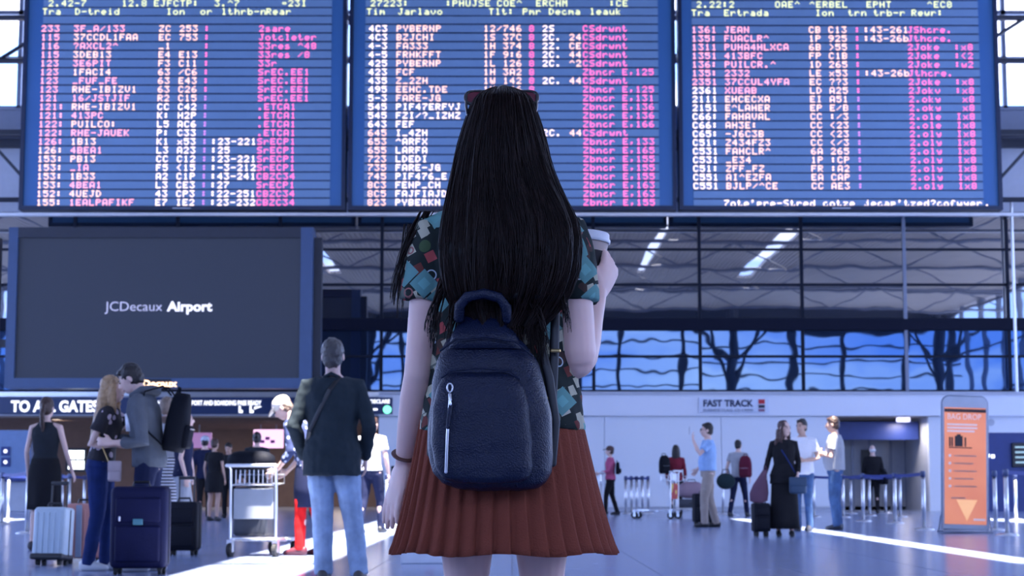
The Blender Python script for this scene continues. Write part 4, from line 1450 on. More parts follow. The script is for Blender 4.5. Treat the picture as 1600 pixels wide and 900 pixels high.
def hair_ring(py, l, r, bulge=0.0):
    t = (py - 137) / 375
    yc = lerp(.015, -.135, min(1, t * 1.15))               # relative to the body axis: hangs behind the back
    if py < 260: yc = lerp(.018, -.04, (py - 137) / 123)
    else: yc = lerp(-.04, -.135, min(1, (py - 260) / 130))
    Y = WY + yc
    a_, c_ = at(l, py, Y), at(r, py, Y)
    hw, cx, z = (c_.x - a_.x) / 2, (c_.x + a_.x) / 2, a_.z
    dd = .100 if py > 160 else .045 + .055 * (py - 139) / 21
    if py > 230: dd = lerp(.10, .052, min(1, (py - 230) / 160))
    if py > 470: dd = .035
    ring = []
    for k in range(SEG):
        q = 2 * math.pi * k / SEG
        n = .5 * math.sin(q * 9 + t * 2.0) + .35 * math.sin(q * 17 - t * 3.1 + 1) + .3 * math.sin(q * 29 + t * 4.5)
        amp = .0035 + .010 * min(1, max(0, t - .15) * 1.6)
        if py < 160: amp = .001
        rr = 1 + 0 * n
        ring.append(V(cx + (hw - .004 + amp * n * .8) * math.cos(q), yc + (dd + amp * n) * math.sin(q), z))
    return ring


hb_ = MB()
rings = []
for k in range(len(sil) - 1):
    a_, c_ = sil[k], sil[k + 1]
    for j in range(4):
        f = j / 4
        rings.append(hair_ring(*[lerp(a_[i], c_[i], f) for i in range(3)]))
rings.append(hair_ring(*sil[-1]))
hb_.loft(rings)
hair_obj = hb_.build('hair', M_hw, Wm, True)
sd_ = MB()
rnd = random.Random(5)
M_hs = mat('hair_strands', (0.0085, 0.004, 0.0035), .45, var=.5, vscale=40, spec=.12)


def strand(pts, r0):
    n = len(pts)
    sd_.chain(pts, [r0 * (1 - .75 * (i / (n - 1)) ** 2) for i in range(n)], 4, dome=False)


NR = len(rings)
for s_ in range(1500):
    q = rnd.uniform(math.pi, 2 * math.pi) if rnd.random() < .8 else rnd.uniform(0, 2 * math.pi)
    i0 = int(rnd.uniform(3, NR * .62))
    i1 = min(NR - 1, i0 + int(rnd.uniform(14, 40)))
    pts = []
    drift = rnd.uniform(-.22, .22)
    out = rnd.uniform(.0, .007)
    ph = rnd.uniform(0, 6)
    m_ = 10
    for j in range(m_):
        f = j / (m_ - 1)
        ii = lerp(i0, i1, f)
        ra, rb = rings[int(ii)], rings[min(NR - 1, int(ii) + 1)]
        kq = (q + drift * f * f + .03 * math.sin(ph + f * 7)) / (2 * math.pi) * SEG
        k0 = int(math.floor(kq)) % SEG
        p = ra[k0].lerp(ra[(k0 + 1) % SEG], kq - math.floor(kq)).lerp(rb[k0].lerp(rb[(k0 + 1) % SEG], kq - math.floor(kq)), ii - int(ii))
        c = sum((ra[z_] for z_ in range(0, SEG, 12)), Vector()) / 10
        o_ = (p - c); o_.z = 0
        o_.normalize()
        pts.append(p + o_ * (out * math.sin(math.pi * min(1, f * 1.3) * .8) + .001))
    if i1 >= NR - 2:
        tail = rnd.uniform(.01, .10)
        last_ = pts[-1]
        for j in range(1, 4):
            pts.append(last_ + V(drift * .03 * j, -.004 * j + .006, -tail * j / 3))
    strand(pts, rnd.uniform(.0009, .0021))
# a few loose locks over the shoulders
for (x0, x1, y0, y1, n, dep) in ((668, 618, 330, 485, 26, -.02), (640, 624, 350, 470, 14, .06), (700, 672, 430, 535, 30, -.14), (860, 884, 400, 500, 30, -.14), (715, 700, 470, 540, 22, -.16), (830, 850, 470, 530, 22, -.16)):
    for k in range(n):
        j0, j1 = rnd.uniform(-9, 9), rnd.uniform(-7, 7)
        pts = []
        for j in range(9):
            f = j / 8
            xx = lerp(x0 + j0, x1 + j1, math.sin(f * math.pi / 2)) + 3 * math.sin(f * 5 + j0)
            p = at(xx, lerp(y0, y1 + j1 * 3, f), WY + dep + rnd.uniform(-.002, .002) + .01 * math.sin(k))
            pts.append(V(p.x, p.y - WY, p.z))
        strand(pts, rnd.uniform(.001, .0022))
tag(sd_.build('hair_strands', M_hs, Wm, True), kind='stuff')

# ---- bracelet
q_ = (LW - LE).normalized()
br = MB()
a1 = q_.orthogonal().normalized(); a2 = q_.cross(a1)
cc = LE.lerp(LW, .90)
br.chain([cc + (a1 * math.cos(w_) + a2 * math.sin(w_)) * .0275 for w_ in [2 * math.pi * k / 24 for k in range(25)]], [(.0035, .008)] * 25, 8, up=q_)
br.build('bracelet', mat('brown_leather', (.10, .035, .025), .5), Wm, True)

# ---- sunglasses pushed up on the head
sg_ = thing('sunglasses', 'black sunglasses with red tinted lenses pushed up on the dark hair', 'sunglasses', (CX, WY, 0))
M_sun = mat('sunglass_frame', (.006, .006, .008), .25)
M_lens = mat('sunglass_lens', (.10, .006, .02), .08, spec=.8)
for sx in (-1, 1):
    c = V(sx * .055, .035, 1.674)
    ux, uy = V(sx * .95, -.18, -.02).normalized(), V(0, .55, .83)
    rim = [c + ux * (.035 * math.copysign(abs(math.cos(w_)) ** .7, math.cos(w_))) + uy * (.024 * math.copysign(abs(math.sin(w_)) ** .7, math.sin(w_))) for w_ in [2 * math.pi * k / 28 for k in range(29)]]
    MB().chain(rim, .0042, 8).build('rim', M_sun, sg_, True)
    ln = MB()
    nn = ux.cross(uy).normalized()
    ln.loft([[p + nn * .001 for p in rim[:-1]], [p - nn * .001 for p in rim[:-1]]])
    ln.build('lens', M_lens, sg_)
    tip = c + ux * .033 + uy * .012
    MB().chain([tip, V(sx * .087, .02, 1.662), V(sx * .086, -.015, 1.640), V(sx * .082, -.04, 1.615)], [(.0035, .006)] * 4, 8).build('temple', M_sun, sg_, True)
MB().chain([V(-.022, .052, 1.672), V(0, .058, 1.684), V(.022, .052, 1.672)], .004, 8).build('bridge', M_sun, sg_, True)

# ---- paper cup
cup = thing('coffee_cup', 'takeaway paper coffee cup with white lid and dark sleeve held at the shoulder', 'cup', (CUP.x, WY + CUP.y, CUP.z), rx=math.radians(-4))
cup.rotation_euler = (math.radians(-3), math.radians(7), 0)
MB().lathe([(.001, 0), (.030, 0), (.030, .004), (.0405, .108), (.001, .108)], seg=36).build('paper_body', mat('cup_paper', (.42, .33, .30), .6), cup, True)
MB().lathe([(.0322, .022), (.0335, .022), (.0395, .078), (.0382, .078)], seg=36, cap=False).build('sleeve', mat('cup_sleeve', (.012, .010, .014), .7), cup, True)
MB().lathe([(.0415, .102), (.0445, .103), (.0445, .111), (.0415, .114), (.0400, .126), (.037, .129), (.035, .123), (.001, .122)], seg=36, cap=False).build('lid', mat('cup_lid', (.66, .66, .70), .35), cup, True)

# ---- navy leather backpack
BY = WY - .175
M_bag = mat('navy_leather', (0.002, 0.006, 0.026), .36, var=.15, vscale=10, bump=.35, bscale=260, spec=.28)
bag = thing('leather_backpack', 'small navy leather backpack with a vertical silver zip on the long haired woman', 'backpack', (0, BY, 0))


def bring(py, l, r, d, yo=0.0, pw=.55):
    a_, c_ = at(l, py, BY - .02), at(r, py, BY - .02)
    hw, cx, z = (c_.x - a_.x) / 2, (c_.x + a_.x) / 2, a_.z
    out = []
    for k in range(40):
        q = 2 * math.pi * k / 40
        c, s = math.cos(q), math.sin(q)
        out.append(V(cx + hw * math.copysign(abs(c) ** pw, c), yo + d * math.copysign(abs(s) ** .75, s), z))
    return out


bb = MB()
bb.loft([bring(*r_) for r_ in ((768, 745, 815, .045, .01), (764, 712, 842, .062, .005), (755, 690, 853, .072, 0), (738, 676, 861, .078, 0), (710, 669, 865, .080, 0), (670, 669, 865, .080, 0), (630, 672, 860, .078, .005),
                                  (595, 675, 851, .074, .01), (560, 682, 838, .066, .02), (535, 692, 822, .056, .03), (515, 706, 806, .044, .04), (503, 722, 793, .030, .05), (498, 736, 780, .016, .055))])
remesh(bb.build('bag_body', M_bag, bag, True), .006, 3, .010, .07)
pk = MB()
pk.loft([bring(*r_) for r_ in ((755, 712, 812, .03, -.062, .5), (748, 692, 826, .036, -.066, .5), (730, 680, 832, .038, -.067, .5), (690, 675, 832, .038, -.066, .5), (640, 676, 828, .037, -.063, .5), (605, 684, 818, .036, -.052, .5), (590, 692, 808, .033, -.046, .5), (583, 704, 796, .022, -.04, .5))])
pko = pk.build('front_pocket', M_bag, bag, True)
remesh(pko, .005, 3, .006, .06)


def bagpt(px, py, y):
    p = at(px, py, BY + y)
    return V(p.x, y, p.z)


MB().chain([bagpt(703, 625, -.107), bagpt(699, 680, -.110), bagpt(697, 738, -.109)], [(.0035, .003)] * 3, 8).build('zip', M_silver, bag, True)
MB().chain([bagpt(705, 628, -.108), bagpt(701, 655, -.112), bagpt(700, 668, -.113)], [(.005, .0028)] * 3, 8).build('zip_tab', M_bag, bag, True)
MB().chain([bagpt(703, 606, -.097) + V(.006 * math.cos(w_), 0, .010 * math.sin(w_)) for w_ in [2 * math.pi * k / 14 for k in range(15)]], .0022, 6).build('zip_ring', M_silver, bag, True)
MB().chain([bagpt(703, 616, -.102), bagpt(704, 632, -.109)], .004, 6).build('zip_slider', M_silver, bag, True)
for pts in ([(690, 590), (705, 579), (750, 575), (797, 579), (812, 592)], [(688, 548), (712, 530), (758, 526), (806, 534), (832, 556)]):
    MB().chain([bagpt(x_, y_, -.082 if y_ > 570 else -.042 - .0006 * (y_ - 526) * .9) for x_, y_ in pts], .0028, 6).build('piping', M_bag, bag, True)
hp_ = [(717, 498, .0), (718, 478, -.01), (730, 464, -.015), (756, 459, -.015), (780, 465, -.015), (791, 480, -.01), (792, 500, .0)]
MB().chain([bagpt(x_, y_, d_) for x_, y_, d_ in hp_], [(.0125, .010)] * 7, 12).build('grab_handle', M_bag, bag, True)
fl_ = MB()
fl_.loft([bring(*r_) for r_ in ((545, 700, 815, .03, -.012), (520, 705, 806, .03, .008), (500, 716, 794, .026, .03), (488, 722, 788, .014, .035))])
fl_.build('top_flap', M_bag, bag, True)
M_strap = mat('black_strap', (.006, .008, .014), .5)
for pts in ([(800, 505, .05), (835, 430, .10), (842, 370, .14), (850, 345, .18)], [(868, 470, .085), (866, 560, .055), (862, 640, .05), (858, 715, .045), (848, 742, .03)], [(835, 505, .06), (858, 590, .04), (868, 660, .03), (862, 725, .02)],
            [(720, 505, .05), (700, 430, .10), (695, 370, .14), (690, 345, .18)], [(690, 600, .06), (676, 650, .05), (674, 710, .04)]):
    MB().chain([bagpt(x_, y_, d_) for x_, y_, d_ in pts], [(.011, .004)] * len(pts), 8, up=(1, 0, 0)).build('strap', M_strap, bag, True)
for (x_, y_) in ((868, 548), (861, 622)):
    p = bagpt(x_, y_, .04)
    MB().rbox(p.x - .012, p.x + .012, p.y - .006, p.y + .004, p.z - .004, p.z + .004, .002, 1).build('buckle', mat('brass', (.5, .36, .16), .3, metal=.9), bag)

# ================================================================== OTHER TRAVELLERS
def stripes(name, c1, c2, scale, axis='Z'):
    m, nt, bs = nmat(name)
    bs.inputs['Roughness'].default_value = .85
    tc = nt.nodes.new('ShaderNodeTexCoord')
    wv = nt.nodes.new('ShaderNodeTexWave')
    wv.bands_direction = axis
    wv.inputs['Scale'].default_value = scale
    cr = nt.nodes.new('ShaderNodeValToRGB')
    cr.color_ramp.interpolation = 'CONSTANT'
    cr.color_ramp.elements[0].color = (*c1, 1)
    cr.color_ramp.elements[1].color = (*c2, 1)
    cr.color_ramp.elements[1].position = .5
    nt.links.new(tc.outputs['Object'], wv.inputs['Vector'])
    nt.links.new(wv.outputs[1], cr.inputs[0])
    nt.links.new(cr.outputs[0], bs.inputs['Base Color'])
    return m


def spots(name, c1, c2, scale, thr=.35):
    m, nt, bs = nmat(name)
    bs.inputs['Roughness'].default_value = .85
    tc = nt.nodes.new('ShaderNodeTexCoord')
    vo = nt.nodes.new('ShaderNodeTexVoronoi')
    vo.inputs['Scale'].default_value = scale
    cr = nt.nodes.new('ShaderNodeValToRGB')
    cr.color_ramp.interpolation = 'CONSTANT'
    cr.color_ramp.elements[0].color = (*c2, 1)
    cr.color_ramp.elements[1].color = (*c1, 1)
    cr.color_ramp.elements[1].position = thr
    nt.links.new(tc.outputs['Object'], vo.inputs['Vector'])
    nt.links.new(vo.outputs['Distance'], cr.inputs[0])
    nt.links.new(cr.outputs[0], bs.inputs['Base Color'])
    return m


F_black = fabric('cloth_black', (.010, .010, .013))
F_char = fabric('cloth_charcoal', (.018, .022, .028))
F_jacket = fabric('cloth_jacket', (.019, .028, .036), .12)
F_denim = fabric('denim_pale', (.24, .32, .46), .3)
F_denim_d = fabric('denim_dark', (.012, .026, .11), .25)
F_denim_m = fabric('denim_mid', (.05, .10, .22), .3)
F_hood = fabric('cloth_hoodie', (.085, .095, .115), .12)
F_khaki = fabric('cloth_khaki', (.30, .25, .22), .1)
F_white = fabric('cloth_white', (.70, .70, .74), .05)
F_blue = fabric('cloth_light_blue', (.26, .40, .64), .1)
F_grey = fabric('cloth_grey', (.33, .34, .37), .08)
F_pink = fabric('cloth_pink', (.42, .09, .18), .15)
F_red = fabric('cloth_red', (.55, .01, .012), .1)
F_dred = fabric('cloth_dark_red', (.16, .015, .03), .15)
F_navy = fabric('cloth_navy', (.010, .014, .045), .1)
H_dark = hairmat('black', (.012, .009, .009))
H_brown = hairmat('brown', (.045, .022, .015))
H_blonde = hairmat('blonde', (.36, .22, .11))
H_grey = hairmat('grey', (.055, .05, .05))
H_ash = hairmat('ash', (.16, .115, .09))
H_auburn = hairmat('auburn', (.045, .016, .014))
H_white = hairmat('white', (.6, .6, .6))

# --- left foreground: tank top woman, kissing couple
person('woman with a ponytail in a dark sleeveless dress facing the gate sign', px_x(74, 20.3), 20.3, 1.70, -8, 'f', top=dict(mat=F_char, hem=.9, inf=.014, fold=.008), bottom=dict(kind='skirt', mat=F_black, hem=.46, w=.19),
       hair=dict(mat=H_brown, style='pony'), arms={'R': dict(e=(.25, .0, 1.13), w=(.29, .10, .90), d=(.3, .3, -1))}, legs={'L': (0, -.06)}, shoes=(.05, .045, .05))
person('blonde woman in dark blue jeans kissing the man in the grey hoodie', px_x(160, 15.35), 15.35, 1.65, -90, 'f', top=dict(mat=spots('floral_black', (.012, .010, .016), (.45, .36, .42), 11, .3), hem=.98, inf=.02, sleeve=.55, loose=.025), bottom=dict(kind='trousers', mat=F_denim_d, w=.004, top=1.04),
       hair=dict(mat=H_blonde, style='long', len=.52, w=.125), lean=9, pitch=12, legs={'L': (0, .06), 'R': (0, -.05)}, shoes=(.6, .6, .62), vox=.009,
       arms={'R': dict(e=(.22, -.07, 1.10), w=(.16, .15, 1.15), d=(-.1, 1, .15), n=(-1, 0, 0), t=(0, 0, 1)), 'L': dict(e=(-.20, .22, 1.28), w=(-.10, .40, 1.42), d=(.3, 1, .2), n=(1, 0, 0), t=(0, 0, 1))})


def hood(P, U, hd, A, Lg):
    h = MB()
    h.chain([U((.09, .06, 1.47)), U((.11, -.03, 1.50)), U((.06, -.11, 1.49)), U((0, -.13, 1.48)), U((-.06, -.11, 1.49)), U((-.11, -.03, 1.50)), U((-.09, .06, 1.47))], [.025, .035, .042, .045, .042, .035, .025], 12)
    h.build('hood', F_hood, P, True)


mx_, my_ = px_x(236, 15.2), 15.2
person('dark haired man in a grey hoodie with a black backpack kissing the blonde woman', mx_, my_, 1.77, 90, 'm', top=dict(mat=F_hood, hem=.86, inf=.028, sleeve=1.55, loose=.022, name='hoodie'), bottom=dict(kind='trousers', mat=F_navy),
       hair=dict(mat=H_dark, style='short'), lean=9, pitch=-22, legs={'L': (0, .05), 'R': (0, -.05)}, shoes=(.4, .4, .43), extra=hood, vox=.009,
       arms={'L': dict(e=(-.26, -.01, 1.06), w=(-.20, .25, 1.10), d=(.15, 1, .25), n=(1, 0, 0), t=(0, 0, 1)), 'R': dict(e=(.25, .12, 1.12), w=(.12, .34, 1.14), d=(-.5, 1, .1), n=(-1, 0, 0), t=(0, 0, 1))})
backpack('black backpack worn by the man in the grey hoodie', (mx_ + .20, my_ - .02, 1.00), 90 + 180 - 180, mat('pack_black', (.005, .006, .010), .7, bump=.2, spec=.08), .31, .50, .19)
bp_ = bpy.data.objects['backpack']
bp_.rotation_euler = (math.radians(9), 0, math.radians(90))
hb2 = thing('shoulder_bag', 'small pale pink handbag on a thin strap at the blonde woman\'s hip', 'handbag', (px_x(184, 15.12), 15.08, .75), math.radians(10))
MB().rbox(-.055, .055, -.03, .03, 0, .17, .018, 3).build('pouch', mat('blush_leather', (.42, .33, .34), .45), hb2, True)
MB().rbox(-.057, .057, -.034, -.02, .08, .172, .012, 2).build('flap', mat('blush_leather', (.42, .33, .34), .45), hb2, True)
MB().chain([(-.05, 0, .16), (-.12, .05, .32), (-.16, .16, .50)], .005, 6).build('strap', mat('brass', (.5, .36, .16), .3, metal=.9), hb2)
cupw = thing('white_cup', 'white cup held between the kissing couple', 'cup', (px_x(204, 15.1), 15.12, 1.17))
MB().lathe([(.001, 0), (.034, 0), (.046, .13), (.001, .13)], seg=20).build('cup_body', mat('cup_white', (.72, .74, .8), .4), cupw, True)
MB().lathe([(.048, .125), (.048, .14), (.04, .15), (.001, .15)], seg=20, cap=False).build('lid', mat('cup_lid', (.66, .66, .70), .35), cupw, True)
M_navycase = mat('case_navy', (.006, .007, .035), .6, var=.1, bump=.2, spec=.12)
sc1 = suitcase('large dark navy suitcase standing beside the man in the grey hoodie', px_x(217, 14.55), 14.75, .455, .30, .66, M_navycase, 2, ext=0)
MB().rbox(-.035, .045, -.182, -.17, .40, .45, .005, 1).build('badge', mat('badge_teal', (.05, .16, .2), .4), sc1)
MB().rbox(-.15, -.135, -.182, -.17, .43, .47, .004, 1).build('tag', F_white, sc1)
suitcase('pale silver cabin suitcase with black foot beside the salmon suitcase', px_x(84, 16.2), 16.3, .31, .22, .47, mat('case_silver', (.42, .50, .56), .4), -12, ext=.22, pocket=False, band=M_black, lean=-4, grooves=True)
suitcase('salmon pink suitcase with a grey stripe behind the blonde woman', px_x(137, 16.7), 16.75, .36, .25, .50, mat('case_salmon', (.50, .22, .19), .45), 8, ext=.0, pocket=False, grooves=True)
MB().rbox(-.075, -.02, -.14, -.122, .06, .54, .006, 1).build('grey_stripe', mat('stripe_grey', (.22, .26, .34), .5), [o for o in bpy.data.objects if o.get('label', '').startswith('salmon')][0])
# --- behind the couple
person('woman with ash hair in a black and white striped long dress behind the backpack', px_x(262, 21.5), 21.5, 1.76, -30, 'f', top=dict(mat=F_grey, hem=.95, sleeve=.5), bottom=dict(kind='skirt', mat=stripes('stripes_bw', (.02, .02, .03), (.65, .65, .7), 8.5), hem=.22, w=.2), hair=dict(mat=H_ash, style='short'))
person('dark haired man in navy standing half hidden behind the backpack', px_x(276, 24.0), 24.0, 1.70, -20, 'm', top=dict(mat=F_navy, hem=.9, sleeve=.5), bottom=dict(kind='trousers', mat=F_navy), hair=dict(mat=H_brown, style='short'))
person('woman with a dark bun and bare shoulders pulling a black trolley case', px_x(291, 21.0), 20.9, 1.58, -75, 'f', top=dict(mat=F_navy, hem=.9, neck=1.40), bottom=dict(kind='trousers', mat=F_grey), hair=dict(mat=H_dark, style='bun'),
       arms={'R': dict(e=(.21, -.05, 1.14), w=(.23, .02, .90), d=(0, .1, -1))}, legs={'L': (0, .1), 'R': (0, -.08)}, shoes=(.3, .28, .3))
suitcase('black trolley case with raised handle behind the bare shouldered woman', px_x(289, 18.6), 18.7, .33, .24, .50, mat('case_black', (.007, .008, .014), .6, bump=.2, spec=.12), -6, ext=.24)

# --- far group in the gate hall
person('man in a pale cap and dark jacket standing in the gate hall', px_x(322, 38), 38.0, 1.74, 10, 'm', top=dict(mat=F_navy, hem=.86, sleeve=1.9), bottom=dict(kind='trousers', mat=F_black), hair=dict(mat=H_dark, style='short', cap=fabric('cap_pale', (.40, .44, .52))))
person('woman in a short black dress standing beside the man in the pale cap', px_x(342, 37), 36.6, 1.66, -20, 'f', top=dict(mat=F_black, hem=.9, sleeve=.5), bottom=dict(kind='skirt', mat=F_black, hem=.60, w=.20), hair=dict(mat=H_brown, style='short'), skin=SK2)
person('dark haired man looking down beyond the woman in the black dress', px_x(360, 40), 40.0, 1.66, 170, 'm', top=dict(mat=F_black, hem=.86, sleeve=1.9), bottom=dict(kind='trousers', mat=F_black), hair=dict(mat=H_dark, style='short'), skin=SK2, pitch=-20)
person('dark haired person in black seen over the bag on the luggage trolley', px_x(403, 33), 33.0, 1.68, 0, 'm', top=dict(mat=F_char, hem=.86, sleeve=1.9), bottom=dict(kind='trousers', mat=F_black), hair=dict(mat=H_dark, style='bun'))

# --- loaded trolley and the man in the cream cap
tr = trolley('silver luggage trolley with a grey panel loaded with dark bags', px_x(399, 18.3), 18.3, -14, ad=mat('ad_grey', (.22, .24, .28), .5))
tr.scale = (.98, .98, .9)
bgm = mat('duffel_black', (.005, .006, .011), .7, bump=.25, spec=.1)
dg_ = thing('duffel_bag', 'black duffel bag lying across the top of the loaded trolley', 'bag', (px_x(394, 18.4), 18.42, .86), math.radians(-14))
dB = MB()
dB.loft([[V(-.24 + .48 * k / 8, .11 * f_ * math.cos(w_), .105 + .105 * f_ * (1 if math.sin(w_) > 0 else .9) * math.sin(w_)) for w_ in [2 * math.pi * j / 18 for j in range(18)]] for k, f_ in enumerate((.6, .9, 1, 1.0, .98, 1, .98, .88, .55))])
dB.build('bag_body', bgm, dg_, True)
MB().chain([(-.1, -.09, .14), (-.09, -.13, .03), (.09, -.13, .03), (.1, -.09, .14)], [(.014, .004)] * 4, 8).build('strap', bgm, dg_)
lowc = thing('travel_case', 'dark grey case lying on the platform of the loaded trolley', 'suitcase', (px_x(402, 18.6), 18.62, .20), math.radians(-14))
MB().rbox(-.19, .19, -.16, .16, 0, .5, .04, 3).build('shell', mat('case_charcoal', (.03, .035, .05), .5), lowc, True)
MB().chain([(-.06, 0, .49), (-.05, 0, .53), (.05, 0, .53), (.06, 0, .49)], .01, 8).build('grip', M_black, lowc)


def wrap(P, U, hd, A, Lg):
    h = MB()
    h.loft([[V(a * math.cos(2 * math.pi * k / 24), .9 * a * math.sin(2 * math.pi * k / 24), z) for k in range(24)] for z, a in ((.50, .19), (.7, .20), (.9, .185), (1.0, .16))])
    h.build('long_shorts', F_navy, P, True)


person('man in a cream cap and blue patterned shirt with red leggings leaning over the trolley', px_x(486, 18.6), 18.7, 1.72, 78, 'm', top=dict(mat=spots('shirt_pattern', (.018, .03, .10), (.45, .5, .68), 14, .3), hem=.88, sleeve=1.4, inf=.025), bottom=dict(kind='trousers', mat=F_red, top=.97),
       hair=dict(mat=H_ash, style='short', cap=fabric('cap_cream', (.72, .66, .56), .04)), lean=24, pitch=-14, legs={'L': (0, .1), 'R': (0, -.1)}, shoes=(.08, .01, .02), extra=wrap,
       arms={'L': dict(e=(-.24, .08, 1.13), w=(-.18, .32, 1.02), d=(0, 1, -.1)), 'R': dict(e=(.24, .08, 1.13), w=(.18, .32, 1.02), d=(0, 1, -.1))})
person('person in a white shirt and navy trousers behind the grey jacketed man', px_x(582, 27.5), 27.5, 1.76, -20, 'm', top=dict(mat=F_white, hem=.93, sleeve=.6), bottom=dict(kind='trousers', mat=F_navy), hair=dict(mat=H_brown, style='short'), legs={'L': (-.02, -.18), 'R': (.02, .12)})


def strap(P, U, hd, A, Lg):
    MB().chain([U((.06, -.085, 1.475)), U((.0, -.142, 1.38)), U((-.08, -.142, 1.22)), U((-.15, -.11, 1.08)), U((-.185, -.03, .99))], [(.016, .004)] * 5, 8, up=(1, 0, 0)).build('bag_strap', M_black, P)
    MB().chain([U((-.05, -.07, 1.475)), U((0, -.085, 1.50)), U((.05, -.07, 1.475))], [(.02, .014)] * 3, 8).build('collar', F_jacket, P, True)


person('man in a dark grey jacket and pale jeans looking up at the boards', px_x(520, 13.5), 13.5, 1.81, -3, 'm', top=dict(mat=F_jacket, hem=.765, inf=.032, sleeve=1.95, loose=.018, flare=.09, name='jacket', fold=.018), bottom=dict(kind='trousers', mat=F_denim, w=.012),
       hair=dict(mat=H_grey, style='short'), pitch=10, legs={'L': (.045, .0), 'R': (.115, .0)}, shoes=(.04, .035, .035), extra=strap, vox=.009,
       arms={'L': dict(e=(-.275, -.03, 1.12), w=(-.225, .13, .90)), 'R': dict(e=(.275, -.03, 1.12), w=(.225, .13, .90))})

# --- right side of the hall
person('woman in a pink shirt and cap pushing a trolley along the white wall', px_x(953, 44), 44, 1.66, 85, 'f', top=dict(mat=F_pink, hem=.9, sleeve=1.6, inf=.022), bottom=dict(kind='trousers', mat=F_black), hair=dict(mat=H_brown, style='short', cap=fabric('cap_brown', (.10, .06, .055))), arms={'L': dict(e=(-.22, .05, 1.12), w=(-.19, .30, 1.05), d=(0, 1, 0)), 'R': dict(e=(.22, .05, 1.12), w=(.19, .30, 1.05), d=(0, 1, 0))}, legs={'L': (0, .15), 'R': (0, -.15)})
backpack('small dark shoulder bag on the woman in the pink shirt', (px_x(964, 44), 43.9, .98), 90, bgm, .22, .30, .10, straps=False, cat='bag')
trolley('silver luggage trolley pushed by the woman in the pink shirt', px_x(937, 43.6), 43.6, 80, ad=mat('ad_pale', (.4, .42, .45), .5))
ad_r = spots('ad_red', (.30, .04, .04), (.45, .32, .08), 7, .45)
trolley('empty silver luggage trolley with a red advert panel beside the queue posts', px_x(1052, 38.6), 38.6, 66, ad=ad_r)
person('person with dark hair in a dark red top standing behind the advert trolley', px_x(1055, 41.4), 41.4, 1.63, -10, 'f', top=dict(mat=F_dred, hem=.88, sleeve=1.7), bottom=dict(kind='trousers', mat=F_black), hair=dict(mat=H_dark, style='long', len=.24, w=.10))
backpack('dark bag with a pale top on the shoulder of the person in dark red', (px_x(1037, 41.2), 41.2, .98), 20, bgm, .26, .42, .16, straps=False, cat='bag')
t_ = trolley('silver luggage trolley loaded with a dusty pink bag', px_x(1053, 40.4), 40.4, -88)
dp = thing('duffel_bag', 'dusty pink bag on the trolley behind the man in light blue', 'bag', (px_x(1082, 40.4) - .05, 40.4, .42))
dB = MB()
dB.loft([[V(-.28 + .56 * k / 8, .15 * f_ * math.cos(w_), .19 + .19 * f_ * math.sin(w_)) for w_ in [2 * math.pi * j / 18 for j in range(18)]] for k, f_ in enumerate((.55, .85, .98, 1, 1, 1, .98, .85, .5))])
dB.build('bag_body', mat('dusty_pink', (.24, .16, .20), .6), dp, True)
MB().chain([(-.1, 0, .36), (-.08, 0, .42), (.08, 0, .42), (.1, 0, .36)], .01, 8).build('handle', M_black, dp)
lb = thing('travel_case', 'flat dark case lying under the dusty pink bag on its trolley', 'suitcase', (px_x(1082, 40.4) - .05, 40.4, .22))
MB().rbox(-.3, .3, -.17, .17, 0, .19, .04, 3).build('shell', mat('case_charcoal', (.03, .035, .05), .5), lb, True)
MB().chain([(-.06, -.17, .1), (-.05, -.2, .1), (.05, -.2, .1), (.06, -.17, .1)], .01, 8).build('grip', M_black, lb)
person('man in a light blue shirt and khaki trousers raising his hand to his face', px_x(1105, 31), 31, 1.78, 90, 'm', top=dict(mat=F_blue, hem=.95, sleeve=.6, inf=.022), bottom=dict(kind='trousers', mat=F_khaki, w=.008), hair=dict(mat=H_dark, style='short'), extra=glasses, belly=.03, legs={'L': (0, .10), 'R': (0, -.12)}, shoes=(.012, .012, .016), vox=.009,
       arms={'L': dict(e=(-.22, .17, 1.22), w=(-.13, .26, 1.46), d=(.1, .15, 1), n=(0, -1, 0), t=(1, 0, 0)), 'R': dict(e=(.24, -.02, 1.13), w=(.22, .16, .98), d=(0, .6, -.8))})
ph = thing('phone', 'small pale phone held up by the man in light blue', 'phone', (px_x(1105, 31) - .33, 30.88, 1.58), math.radians(90))
MB().rbox(-.035, .035, -.005, .005, 0, .14, .005, 2).build('case', mat('phone_case', (.45, .47, .52), .3), ph)
MB().box(-.03, .03, -.0065, -.004, .01, .13).build('glass', M_black, ph)
suitcase('black suitcase standing behind the man in light blue', px_x(1098, 32.6), 32.8, .36, .24, .52, mat('case_black', (.007, .008, .014), .6, bump=.2, spec=.12), 10, ext=0)
person('man in a grey vest and navy trousers walking off with two bags', px_x(1152, 42), 42, 1.76, -25, 'm', top=dict(mat=F_grey, hem=.9, sleeve=.5), bottom=dict(kind='trousers', mat=F_navy), hair=dict(mat=H_dark, style='short'), legs={'L': (-.05, -.22), 'R': (.04, .2)}, arms={'L': dict(e=(-.26, -.05, 1.12), w=(-.28, .04, .92), d=(0, .2, -1))})
backpack('dark red backpack on the man in the grey vest', (px_x(1163, 41.7), 41.72, .90), -25, fabric('pack_red', (.10, .012, .03)), .30, .50, .17, straps=False)
gb = thing('hand_bag', 'round dark green bag hanging from the hand of the man in the grey vest', 'bag', (px_x(1133, 41.6), 41.7, .62))
MB().ell((0, 0, .19), (.22, .12, .19), None, 18, 10).build('pouch', fabric('bag_green', (.015, .03, .035)), gb, True)
MB().chain([(-.1, 0, .34), (-.06, 0, .46), (.06, 0, .46), (.1, 0, .34)], .012, 8).build('handle', M_black, gb)


